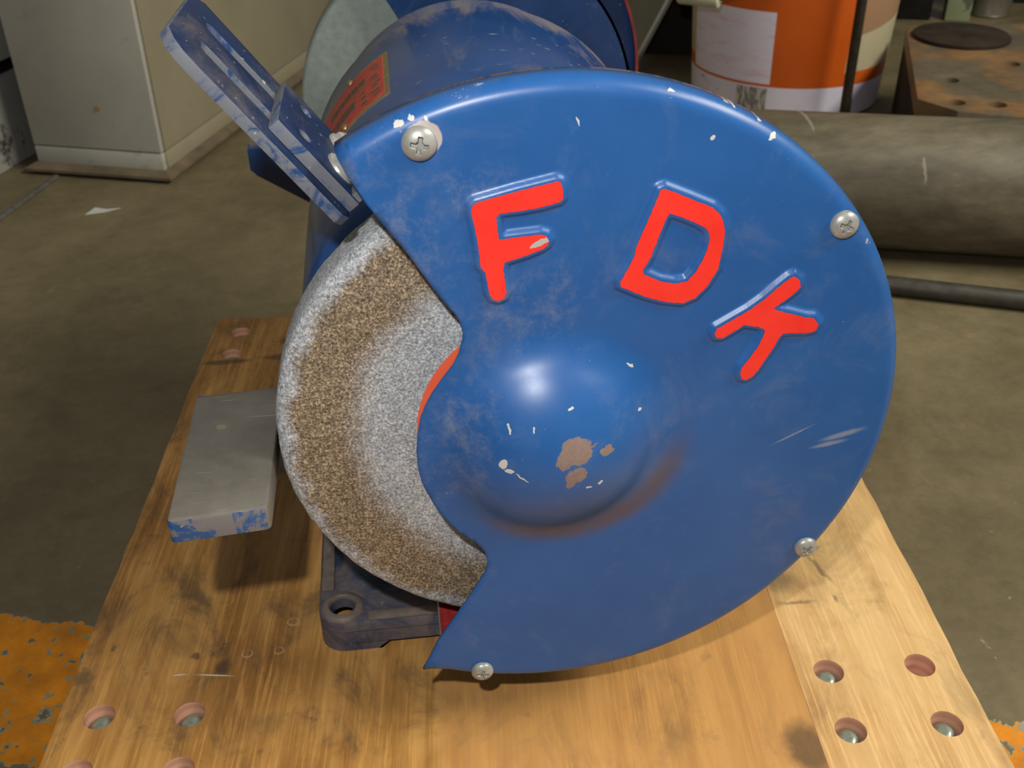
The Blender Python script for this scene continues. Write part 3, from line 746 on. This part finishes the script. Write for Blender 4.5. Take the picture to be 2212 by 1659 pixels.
# pedestal: lofted from base up into the motor
bm = bmesh.new(); rings = []
for z, hx, ya, yb in ((HB + 0.0175, 0.094, 0.078, 0.382), (HB + 0.024, 0.088, 0.092, 0.368), (HB + 0.040, 0.080, 0.108, 0.352), (-0.10, 0.070, 0.118, 0.342), (-0.06, 0.064, 0.125, 0.335)):
    rings.append([bm.verts.new((AX + x, y, z)) for x, y in [(p[0], p[1]) for p in rrect(-hx, ya, hx, yb, 0.02, 5)]])
for A, B in zip(rings, rings[1:]):
    for k in range(len(A)): bm.faces.new((A[k], A[(k + 1) % len(A)], B[(k + 1) % len(A)], B[k]))
bm.faces.new(rings[-1]); bm.faces.new(rings[0])
add('pedestal', bm, MAT['cast'], G, 40)

# --- nameplate on the motor
def cpatch(bm, a0, a1, y0, y1, r0, r1, n=14):
    va = [[[bm.verts.new((AX + r * math.cos(a), y, AZ + r * math.sin(a))) for a in [math.radians(a0 + (a1 - a0) * k / n) for k in range(n + 1)]] for y in (y0, y1)] for r in (r0, r1)]
    for k in range(n):
        bm.faces.new((va[1][0][k], va[1][0][k + 1], va[1][1][k + 1], va[1][1][k])); bm.faces.new((va[0][0][k], va[0][1][k], va[0][1][k + 1], va[0][0][k + 1]))
        for j in (0, 1): bm.faces.new((va[0][j][k], va[0][j][k + 1], va[1][j][k + 1], va[1][j][k]))
    for k in (0, n): bm.faces.new((va[0][0][k], va[1][0][k], va[1][1][k], va[0][1][k]))
RP = R_ + 0.0001
bm = bmesh.new(); cpatch(bm, 120.3, 154, 181, 253, 0, 0) if False else cpatch(bm, 120.3, 154, 0.181, 0.253, RP - 0.0006, RP + 0.0004)
npl = add('nameplate', bm, MAT['brass'], G, 30); npl['label'] = 'red and brass maker plate'
nm_ = plain('plate_red_enamel', (0.52, 0.060, 0.040), 0.5, 0.0, 0.22, 140)
bm = bmesh.new(); cpatch(bm, 122.0, 152.5, 0.1845, 0.2500, RP + 0.0003, RP + 0.0006); red = add('plate_field', bm, nm_, npl, 30)
brn = plain('plate_lettering_brown', (0.13, 0.085, 0.05), 0.5, 0.2, 0.2, 200)
bm = bmesh.new()
for a0, a1, y0, y1 in ((128.5, 131.4, .222, .232), (132.2, 134.8, .222, .232), (135.4, 138.0, .222, .232), (138.6, 141.4, .222, .232), (142.0, 145.0, .222, .232),
                       (133.0, 135.6, .198, .210), (136.2, 139.6, .197, .210), (140.4, 142.0, .196, .209), (142.8, 146.8, .196, .209)):
    cpatch(bm, a0, a1, y0, y1, RP + 0.0005, RP + 0.0009, 3)
for i, y in enumerate((0.190, 0.196, 0.204, 0.209, 0.217, 0.222, 0.232, 0.238)):
    cpatch(bm, 123.0 + (i % 3) * 0.5, 125.6 + (i % 2) * 0.8, y, y + 0.0028, RP + 0.0005, RP + 0.0008, 2)
for i, y in enumerate((0.190, 0.199, 0.208)): cpatch(bm, 128.0 + i * 0.4, 130.2, y, y + 0.004, RP + 0.0005, RP + 0.0008, 2)
o = add('plate_lettering', bm, brn, npl, 30); o['kind'] = 'stuff'
for a, y in ((135.5, 0.2505), (137.5, 0.1865)):
    ar = math.radians(a); n_ = V((math.cos(ar), 0, math.sin(ar)))
    bm = bmesh.new(); lathe(bm, [(0.0, 0.0016), (0.0012, 0.0013), (0.0021, 0.0004), (0.0022, -0.0004)], 'Z', (0, 0, 0), 16)
    q = n_.to_track_quat('Z', 'Y').to_matrix().to_4x4()
    for v in bm.verts: v.co = q @ v.co + V((AX, y, AZ)) + n_ * (RP + 0.0006)
    add('rivet', bm, MAT['brass'], npl, 50)

# --- tool rests
def tool_rest(front):
    def Y(y): return y if front else RY - y
    r = bpy.data.objects.new('tool_rest', None); COL.objects.link(r); r.empty_display_size = 0.02
    link(r, G, (-0.126, Y(0.03), -0.03))
    ys = sorted((Y(-0.0095), Y(0.0745)))
    lp = rrect(-0.1440 if front else -0.1500, ys[0], -0.1078, ys[1], 0.0022, 3)
    bm = bmesh.new(); plate(bm, [lp], frame(V((0, 0, -0.0280)), V((1, 0, 0)), V((0, 1, 0)), V((0, 0, 1))), 0.0100, 0.0015)
    # slight skew of the plate, as filed
    for v in bm.verts: v.co.y += (v.co.x + 0.126) * 0.09 * (1 if front else -1)
    bmesh.ops.recalc_face_normals(bm, faces=bm.faces); bm.normal_update()
    for f in bm.faces:
        f.material_index = 1 if abs(f.normal.z) < 0.4 and f.normal.x < 0.35 else 0
    t = add('rest_plate', bm, [MAT['rest'], MAT['restblue']], r, 35)
    t['label'] = 'bare ground steel top with chipped blue edge'
    bm = bmesh.new()
    y0 = Y(0.0715) if front else Y(0.0768)
    ex_ = 0.0 if front else -0.0065
    gl = [(-0.1432 + ex_, -0.0190), (-0.1432 + ex_, -0.0340), (-0.1390 + ex_, -0.0385), (-0.1070, -0.0640), (-0.0840, -0.0760), (-0.0500, -0.0840), (-0.0440, -0.0790), (-0.0440, -0.0450), (-0.0900, -0.0190)]
    plate(bm, [gl], frame(V((0, y0 + 0.0025, 0)), V((1, 0, 0)), V((0, 0, 1)), V((0, -1, 0))), 0.005, 0.0008)
    add('gusset', bm, MAT['rear'], r, 35)
    for x, z in ((-0.062, -0.052), (-0.058, -0.068)):
        bm = bmesh.new(); ya, yb = sorted((Y(0.0620), Y(0.0800)))
        lathe(bm, [(0.0, ya), (0.0048, ya), (0.0048, yb), (0.0, yb)], 'Y', (x, 0, z), 6); add('rest_bolt', bm, MAT['zinc'], r, 30)
tool_rest(True); tool_rest(False)

# --- adjustable spark shield: slotted plate and angle bracket
B0 = V((-0.0711, 0.0, 0.0910)); dA = math.radians(126.96)
d_ = V((math.cos(dA), 0, math.sin(dA))); w_ = V((d_.z, 0, -d_.x)); n_ = V((0, 1, 0))
SH = bpy.data.objects.new('spark_shield', None); COL.objects.link(SH); SH.empty_display_size = 0.02
link(SH, G, B0 + n_ * 0.03)
# local (u along d, n along y, w normal): handedness handled by frame
def sfr(w): return frame(B0 + w_ * w, d_, n_, w_)
outl = [(0.0735, 0.0120), (0.0725, 0.0575), (0.0675, 0.0625), (-0.0020, 0.0600), (-0.0050, 0.0570), (-0.0050, 0.0080), (-0.0020, 0.0050), (0.0600, 0.0045), (0.0665, 0.0052), (0.0705, 0.0075)]
bm = bmesh.new(); plate(bm, [outl, slot(0.010, 0.0600, 0.0240, 0.0032), slot(0.010, 0.0610, 0.0450, 0.0032)], sfr(-0.0040), 0.0040, 0.0007)
def edge_mats(bm, nrm, k=0.5):
    bm.normal_update()
    for f in bm.faces: f.material_index = 1 if abs(f.normal.dot(nrm)) < k else 0
edge_mats(bm, w_)
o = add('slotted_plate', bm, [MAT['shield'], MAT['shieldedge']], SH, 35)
bm = bmesh.new()
plate(bm, [rrect(-0.0050, 0.0115, 0.0330, 0.0520, 0.0012, 2), circ(0.0215, 0.0215, 0.0026, 16), circ(0.0225, 0.0440, 0.0026, 16)], sfr(0.0002), 0.0044, 0.0006)
edge_mats(bm, w_)
b2 = bmesh.new()
plate(b2, [[(0.0, 0.0127), (0.0, 0.0508), (0.036, 0.0508), (0.036, 0.0127)]], frame(B0 - d_ * 0.0010, w_, n_, -d_), 0.0035)
for f in b2.faces: f.material_index = 1
me = bpy.data.meshes.new('t'); b2.to_mesh(me); b2.free(); bm.from_mesh(me); bpy.data.meshes.remove(me)
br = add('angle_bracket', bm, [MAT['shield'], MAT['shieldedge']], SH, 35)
for nn in (0.0250, 0.0450):
    bm = bmesh.new(); q = frame(B0 + d_ * 0.0045 + n_ * nn, d_, n_, w_)
    lathe(bm, [(0.0, 0.0092), (0.0040, 0.0090), (0.0052, 0.0080), (0.0055, 0.0050), (0.0, 0.0050)], 'Z', (0, 0, 0), 6, mtx=q)
    lathe(bm, [(0.0, 0.0055), (0.0062, 0.0055), (0.0064, 0.0046), (0.0, 0.0046)], 'Z', (0, 0, 0), 20, mtx=q)
    add('shield_bolt', bm, MAT['zinc'], SH, 30)
    bm = bmesh.new()
    lathe(bm, [(0.0, -0.0040), (0.0078, -0.0040), (0.0078, -0.0052), (0.0064, -0.0066), (0.0035, -0.0082), (0.0, -0.0086)], 'Z', (0.004, 0, 0), 24, mtx=q)
    add('bolt_head', bm, MAT['zinc'], SH, 40)

# ---------------------------------------------------------------- background machines on the left
ca, cb = V((0.945, -0.33, 0)).normalized(), V((0.33, 0.945, 0)).normalized()
FZ = -0.265
def cm(K): return frame(V((K[0], K[1], FZ)), ca, cb, V((0, 0, 1)))
white = Mt('grey_white_machine_paint', 0.45)
white.color(white.mix(white.math('MULTIPLY', white.step(white.noise(34, 5, 0.7), 0.60, 0.74), 0.5), white.ramp(white.noise(7, 5, 0.6), [(0.3, (0.40, 0.395, 0.355)), (0.7, (0.50, 0.495, 0.45))]), (0.24, 0.21, 0.14)))
cream = Mt('yellowed_cream_paint', 0.45)
cream.color(cream.mix(cream.math('MULTIPLY', cream.step(cream.noise(24, 5, 0.7), 0.60, 0.76), 0.4), cream.ramp(cream.noise(6, 5, 0.6), [(0.3, (0.27, 0.238, 0.165)), (0.7, (0.335, 0.30, 0.21))]), (0.22, 0.17, 0.09)))
skirt = plain('brown_skirting_paint', (0.15, 0.115, 0.075), 0.45, 0, 0.3, 25)
dark = plain('shadow_black_steel', (0.012, 0.011, 0.010), 0.8, 0, 0.3, 30, spec=0.15)
K0 = (-0.3286, 0.963)
Mc = cm(K0)
cab = root('machine_cabinet', (-0.3, 1.3, FZ), 'tall grey-white and cream machine cabinet on a brown skirt behind the grinder', 'cabinet')
LW_, LD_ = -0.198, 0.78
def part(name, lo, hi, mat, par, bev=0.001, mtx=Mc, seg=2, lab=None):
    bm = bmesh.new(); box(bm, lo, hi, bev, seg, mtx); o = add(name, bm, mat, par, 35)
    if lab: o['label'] = lab
    return o
part('foot_block', (LW_ + 0.01, 0.012, 0.0), (-0.012, LD_, 0.006), dark, cab, 0)
# flared skirt
bm = bmesh.new()
lo = [(LW_ - 0.006, 0.0), (0.0, 0.0), (0.0, LD_), (LW_ - 0.006, LD_)]; mid = lo; hi = [(LW_ + 0.006, 0.011), (-0.011, 0.011), (-0.011, LD_), (LW_ + 0.006, LD_)]
rr = [[bm.verts.new(Mc @ V((x, y, z))) for x, y in q] for q, z in ((lo, 0.005), (mid, 0.0085), (hi, 0.014))]
for A, B in zip(rr, rr[1:]):
    for k in range(4): bm.faces.new((A[k], A[(k + 1) % 4], B[(k + 1) % 4], B[k]))
bm.faces.new(rr[0]); bm.faces.new(rr[-1]); add('skirt', bm, skirt, cab, 20)
part('plinth_panel', (LW_ + 0.008, 0.012, 0.0125), (-0.0135, 0.020, 0.0345), white.m, cab)
part('plinth_panel', (-0.020, 0.0205, 0.0125), (-0.012, LD_, 0.0345), cream.m, cab)
part('front_panel', (LW_ + 0.008, 0.012, 0.0362), (-0.0135, 0.020, 0.95), white.m, cab, lab='grey-white front panel')
part('side_panel', (-0.0205, 0.0210, 0.0362), (-0.012, LD_, 0.95), cream.m, cab, lab='yellowed cream side panel')
part('inner_body', (LW_ + 0.010, 0.0195, 0.010), (-0.019, LD_ - 0.001, 0.948), dark, cab, 0)
bm = bmesh.new(); q = Mc @ V((-0.088, 0.0118, 0.088)); 
lathe(bm, [(0.0, -0.0012), (0.0028, -0.001), (0.0032, 0.0)], 'Y', tuple(q), 14); add('rust_plug', bm, plain('rusty_brown_plug', (0.22, 0.13, 0.06), 0.6), cab, 40)
# second machine further left
K1 = (-0.549, 1.046)
M1 = cm(K1)
mac = root('grey_machine', (-0.62, 1.25, FZ), 'dark-stained grey machine base at the far left beside the white cabinet', 'machine')
gm = Mt('stained_grey_paint', 0.5)
gm.color(gm.mix(gm.step(gm.noise(16, 6, 0.75), 0.52, 0.66), gm.ramp(gm.noise(8, 5), [(0.3, (0.26, 0.255, 0.24)), (0.7, (0.38, 0.375, 0.35))]), (0.045, 0.043, 0.04)))
part('lower_body', (-0.20, -0.02, 0.0), (0.0, 0.60, 0.112), gm.m, mac, 0.002, M1)
part('shadow_gap', (-0.198, -0.018, 0.1115), (-0.006, 0.60, 0.1285), dark, mac, 0, M1)
part('upper_body', (-0.20, -0.02, 0.1280), (0.0, 0.60, 0.9), white.m, mac, 0.002, M1)
# steel strip on the floor between them
bm = bmesh.new()
p0, p1 = V((-0.5300, 0.8230, 0)), V((-0.4790, 1.0130, 0)); e_ = (p1 - p0).normalized(); s_v = V((e_.y, -e_.x, 0))
box(bm, (-0.0035, -0.25, 0.0003), (0.0035, (p1 - p0).length, 0.0040), 0.001, 2, frame(V((p0.x, p0.y, FZ)), s_v, e_, V((0, 0, 1))))
add('steel_strip', bm, plain('dull_grey_steel', (0.16, 0.155, 0.145), 0.5, 0.3, 0.3, 80), None, 30, 'narrow dull steel strip lying on the floor before the white cabinet', 'metal strip')
# paper scrap
bm = bmesh.new()
pv = [(-0.0165, -0.010, 0.0006), (-0.008, 0.007, 0.0022), (0.006, 0.002, 0.0012), (0.022, 0.0035, 0.0008), (0.004, -0.006, 0.0006)]
vs = [bm.verts.new(V((-0.400 + x, 0.892 + y, FZ + z))) for x, y, z in pv]; bm.faces.new((vs[0], vs[4], vs[2], vs[1])); bm.faces.new((vs[4], vs[3], vs[2]))
o = add('paper_scrap', bm, plain('grey_white_paper', (0.52, 0.54, 0.50), 0.8, 0, 0.08), None, 0, 'small torn white paper scrap on the floor before the cabinet', 'paper scrap')
o.modifiers.new('t', 'SOLIDIFY').thickness = 0.0005

# ---------------------------------------------------------------- steel pipe and rod on the right
D = V((0.957, -0.290, 0)).normalized(); P_ = V((0.290, 0.957, 0)).normalized()
def along(s): return P_ * 0.777 + D * s
pip = Mt('scaled_steel_pipe', 0.52, 0.0)
pv_ = pip.mapping(pip.co, rot=(0, 0, math.radians(16.9)), sc=(0.4, 1.3, 1.3)); pa = pip.noise(10, 6, 0.7, pv_, dist=0.6); pb = pip.noise(40, 5, 0.7, pv_)
pc = pip.ramp(pip.math('ADD', pip.math('MULTIPLY', pa, 0.6), pip.math('MULTIPLY', pb, 0.4)), [(0.32, (0.042, 0.034, 0.022)), (0.50, (0.112, 0.095, 0.062)), (0.68, (0.21, 0.18, 0.12))])
mk_ = pip.blobs([(0.3690, -0.1215, 0.0020, 0.0130, 0), (0.4640, -0.1585, 0.0016, 0.0110, 0), (0.62, -0.15, 0.004, 0.004, 0)], pip.wobble(0.004, 150))
pc = pip.mix(pip.math('MULTIPLY', mk_, 0.4), pc, (0.42, 0.39, 0.32))
pip.color(pip.mix(pip.math('MULTIPLY', pip.step(pip.noise(55, 3, 0.6), 0.70, 0.78), 0.45), pc, (0.36, 0.38, 0.30))); pip.bump(pb, 0.2, 0.001)
Rp = 0.0692
bm = bmesh.new()
q = frame(V((0, 0, FZ + Rp)), P_, V((0, 0, 1)), D)
lathe(bm, [(Rp - 0.006, -0.02), (Rp, -0.02), (Rp, 1.5), (Rp - 0.006, 1.5)], 'Z', tuple(V((0.777, 0, 0))), 72, mtx=q, closed_prof=True)
add('steel_pipe', bm, pip.m, None, 40, 'thick scaled grey-brown steel pipe lying on the floor before the orange bucket', 'pipe')
bm = bmesh.new()
r0, r1 = V((0.300, 0.612, FZ + 0.0095)), V((0.85, 0.375, FZ + 0.0095)); tube(bm, [r0, (r0 + r1) / 2 , r1], 0.0093, 20)
add('steel_rod', bm, plain('dark_mill_scale', (0.060, 0.055, 0.046), 0.45, 0.3, 0.35, 60), None, 40, 'thin dark round steel rod lying on the floor nearer than the thick pipe', 'rod')

# ---------------------------------------------------------------- bucket
BC = V((0.5375, 1.200, FZ))
bucket = root('paint_bucket', BC, 'orange and lilac-white printed plastic bucket standing behind the thick pipe', 'bucket')
bk = Mt('printed_bucket_plastic', 0.4)
q = bk.vmath('SUBTRACT', bk.co, tuple(BC)); bx_, by_, bz_ = bk.sep(q)
ang = bk.math('MULTIPLY', bk.math('ARCTAN2', by_, bx_), 180 / math.pi)
def rng(x, a, b, e): return bk.math('MULTIPLY', bk.step(x, a - e, a + e), bk.step(x, b + e, b - e))
lil = bk.ramp(bk.noise(30, 4), [(0.3, (0.78, 0.73, 0.92)), (0.7, (0.86, 0.82, 0.98))])
org = bk.ramp(bk.noise(9, 5), [(0.3, (0.62, 0.105, 0.010)), (0.7, (0.74, 0.135, 0.014))])
c = lil
band = bk.math('MULTIPLY', bk.step(bz_, 0.0470, 0.0485), 1.0)
c = bk.mix(band, c, org)
# faded label on the left
lab = bk.math('MULTIPLY', rng(ang, -179, -118.9, 0.25), rng(bz_, 0.0515, 0.1490, 0.0006))
smear = bk.step(bk.noise(1.0, 5, 0.7, bk.mapping(bk.co, sc=(18, 18, 90))), 0.46, 0.72)
labc = bk.mix(bk.math('MULTIPLY', smear, 0.62), (0.84, 0.79, 0.95), (0.78, 0.44, 0.55))
c = bk.mix(lab, c, labc)
scr_ = bk.math('MULTIPLY', bk.math('MULTIPLY', rng(ang, -175, -141, 1.0), rng(bz_, 0.008, 0.044, 0.001)), bk.step(bk.noise(1.0, 4, 0.7, bk.mapping(bk.co, sc=(40, 40, 70))), 0.58, 0.66))
c = bk.mix(bk.math('MULTIPLY', scr_, 0.7), c, (0.62, 0.12, 0.18))
# right hand panel: cream and tan picture
rt_ = bk.math('MULTIPLY', bk.step(ang, -77.2, -76.4), bk.step(bz_, 0.0660, 0.0672))
tan = bk.step(bk.math('SUBTRACT', bz_, bk.math('MULTIPLY', bk.math('ADD', ang, 72), 0.0004)), 0.1140, 0.1170)
c = bk.mix(rt_, c, bk.mix(tan, bk.mix(bk.step(bk.noise(40, 4), 0.55, 0.7), (0.56, 0.50, 0.34), (0.50, 0.40, 0.27)), (0.40, 0.235, 0.135)))
# smudged black print at the foot
sm = bk.math('MULTIPLY', rng(ang, -139, -120, 0.6), rng(bz_, 0.012, 0.0455, 0.001))
c = bk.mix(bk.math('MULTIPLY', sm, 0.85), c, bk.mix(bk.step(bk.noise(1.0, 3, 0.6, bk.mapping(bk.co, sc=(170, 170, 60))), 0.42, 0.58), (0.55, 0.54, 0.46), (0.13, 0.12, 0.10)))
c = bk.mix(bk.math('MULTIPLY', bk.step(bk.noise(60, 6, 0.75), 0.62, 0.72), 0.35), c, (0.20, 0.15, 0.11))
bk.color(c)
bm = bmesh.new()
lathe(bm, [(0.0, 0.0), (0.130, 0.0), (0.1350, 0.003), (0.1365, 0.008), (0.148, 0.20), (0.1535, 0.30), (0.158, 0.302), (0.158, 0.330), (0.155, 0.334), (0.1515, 0.334), (0.1505, 0.30), (0.145, 0.20), (0.1335, 0.010), (0.0, 0.008)], 'Z', tuple(BC), 96)
add('bucket_body', bm, bk.m, bucket, 40)
def bail(a, r, z): return BC + V((r * math.cos(math.radians(a)), r * math.sin(math.radians(a)), z))
bm = bmesh.new(); tube(bm, [bail(125, 0.160, 0.312), bail(140, 0.185, 0.285), bail(165, 0.215, 0.225), bail(190, 0.222, 0.185), bail(210, 0.228, 0.172), bail(222, 0.215, 0.172), bail(238, 0.190, 0.190), bail(258, 0.170, 0.222), bail(277, 0.161, 0.265), bail(295, 0.160, 0.300), bail(305, 0.160, 0.312)], 0.0017, 8)
hd = add('wire_handle', bm, dark, bucket, 60)
gp = plain('cream_plastic', (0.58, 0.56, 0.42), 0.5, 0, 0.08)
bm = bmesh.new(); tube(bm, [bail(209, 0.2285, 0.172), bail(209.2, 0.2284, 0.172), bail(222.8, 0.2145, 0.1722), bail(223, 0.2143, 0.1722)], [0.008, 0.0095, 0.0095, 0.008], 18)
add('handle_grip', bm, gp, hd, 40)
# bar leaning on the bucket
bm = bmesh.new()
s0, s1 = V((0.5590, 1.022, FZ + 0.006)), V((0.5560, 1.014, FZ + 0.46))
tube(bm, [s0, s1], 0.0066, 16)
add('iron_bar', bm, plain('dark_oiled_iron', (0.050, 0.038, 0.026), 0.4, 0.4, 0.3, 70), None, 40, 'thin dark iron bar standing upright against the front of the bucket', 'bar')

# ---------------------------------------------------------------- drilled block and clutter at the far right
rust = Mt('rust_stained_plate', 0.6)
rust.color(rust.mix(rust.step(rust.noise(9, 5, 0.6), 0.44, 0.60), rust.ramp(rust.noise(30, 5, 0.7), [(0.3, (0.080, 0.066, 0.042)), (0.7, (0.135, 0.112, 0.070))]), rust.ramp(rust.noise(22, 5, 0.7), [(0.3, (0.16, 0.085, 0.035)), (0.7, (0.27, 0.145, 0.055))])))
ZT = FZ + 0.115
blk = root('drilled_block', (0.75, 0.95, FZ), 'rust-stained iron block with rows of drilled holes behind the pipe at right', 'metal block')
top = [(0.5417, 0.7988), (0.5658, 0.7501), (0.6350, 0.7150), (1.05, 0.690), (1.16, 1.085), (0.665, 1.100)]
hs = [(0.678, 1.0265), (0.6097, 0.861), (0.7148, 0.9122), (0.577, 0.781), (0.618, 0.7659), (0.7274, 1.013), (0.820, 1.060), (0.665, 0.945), (0.77, 0.965), (0.80, 0.90), (0.76, 0.80), (0.86, 0.85)]
bm = bmesh.new(); plate(bm, [top] + [circ(x, y, 0.0115, 18) for x, y in hs[:2] + hs[2:5] + hs[5:7] + hs[10:]], frame(V((0, 0, ZT - 0.02)), V((1, 0, 0)), V((0, 1, 0)), V((0, 0, 1))), 0.02, 0.001)
add('drilled_top', bm, rust.m, blk, 30)
side = plain('dark_brown_iron', (0.034, 0.026, 0.020), 0.8, 0, 0.4, 25, spec=0.15)
bm = bmesh.new(); plate(bm, [[((x - 0.85) * 0.997 + 0.85, (y - 0.9) * 0.997 + 0.9) for x, y in top]], frame(V((0, 0, FZ)), V((1, 0, 0)), V((0, 1, 0)), V((0, 0, 1))), 0.0945)
add('block_body', bm, side, blk, 30)
bm = bmesh.new(); lathe(bm, [(0.0, 0.0), (0.060, 0.0), (0.062, 0.001), (0.062, 0.0045), (0.060, 0.006), (0.0, 0.006)], 'Z', (0.712, 1.035, ZT + 0.0002), 56)  # thin dark round on the block top
add('dark_disc', bm, side, None, 40, 'dark brown round disc lying flat on the drilled block', 'disc')
def zbox(name, lo, hi, mat, label, cat, rot=0.0, bev=0.002, c=(0, 0)):
    bm = bmesh.new(); q = frame(V((c[0], c[1], FZ)), V((math.cos(rot), math.sin(rot), 0)), V((-math.sin(rot), math.cos(rot), 0)), V((0, 0, 1)))
    box(bm, lo, hi, bev, 2, q); return add(name, bm, mat, None, 35, label, cat)
gpost = Mt('pale_green_paint', 0.5); gpost.color(gpost.mix(gpost.step(gpost.noise(30, 4), 0.60, 0.66), gpost.ramp(gpost.noise(12, 4), [(0.3, (0.22, 0.26, 0.155)), (0.7, (0.29, 0.33, 0.20))]), (0.12, 0.13, 0.09)))
zbox('steel_post', (-0.022, -0.02, 0.0), (0.022, 0.02, 0.9), gpost.m, 'pale green steel post behind the drilled block, beside the grey can', 'post', -0.35, 0.003, (0.998, 1.575))
bm = bmesh.new(); lathe(bm, [(0.0, 0.0), (0.037, 0.0), (0.0385, 0.003), (0.0370, 0.006), (0.0370, 0.115), (0.0385, 0.118), (0.0370, 0.121), (0.0, 0.121)], 'Z', (1.075, 1.60, FZ), 48)
add('tin_can', bm, plain('grey_brown_tin', (0.15, 0.135, 0.105), 0.4, 0.4, 0.2, 40), None, 40, 'grey-brown tin can beside the pale green post', 'can')
zbox('black_crate', (-0.10, 0.0, 0.0), (0.155, 0.3, 0.5), dark, 'tall black crate standing behind the bucket and drilled block', 'crate', -0.32, 0.004, (0.80, 1.62))
zbox('dark_locker', (-0.17, 0.0, 0.0), (0.30, 0.35, 0.6), plain('dark_green_grey_steel', (0.018, 0.020, 0.018), 0.7, 0, 0.3, 20, spec=0.2), 'dark grey locker at the back behind the tin can', 'locker', -0.32, 0.004, (1.32, 1.62))
zbox('brown_box', (-0.008, 0.0, 0.0), (0.21, 0.3, 0.40), plain('dark_brown_board', (0.022, 0.017, 0.014), 0.7, 0, 0.3, 20), 'dark brown box on the floor behind the orange bucket', 'box', -0.32, 0.003, (0.385, 1.445))
# leaning sheet with a bright edge
bm = bmesh.new()
p0 = V((0.330, 1.34, FZ)); dd = V((0.458, 0.0, 0.889)); e2 = V((-0.6, 0.8, 0)); nn = dd.cross(e2).normalized()
box(bm, (0.0, 0.0, -0.003), (0.25, 0.14, 0.0), 0.0008, 1, frame(p0, dd, e2, nn))
sheet = add('leaning_sheet', bm, plain('grey_green_sheet_steel', (0.20, 0.195, 0.155), 0.45, 0.2, 0.15, 20), None, 30, 'grey steel sheet leaning beside the brown box, behind the far wheel guard', 'sheet')
bm = bmesh.new(); box(bm, (0.0, -0.006, -0.006), (0.25, -0.0002, 0.003), 0.001, 2, frame(p0, dd, e2, nn))
add('edge_strip', bm, plain('bright_folded_edge', (0.62, 0.63, 0.64), 0.4, 0.2, 0.1, 40), sheet, 30)
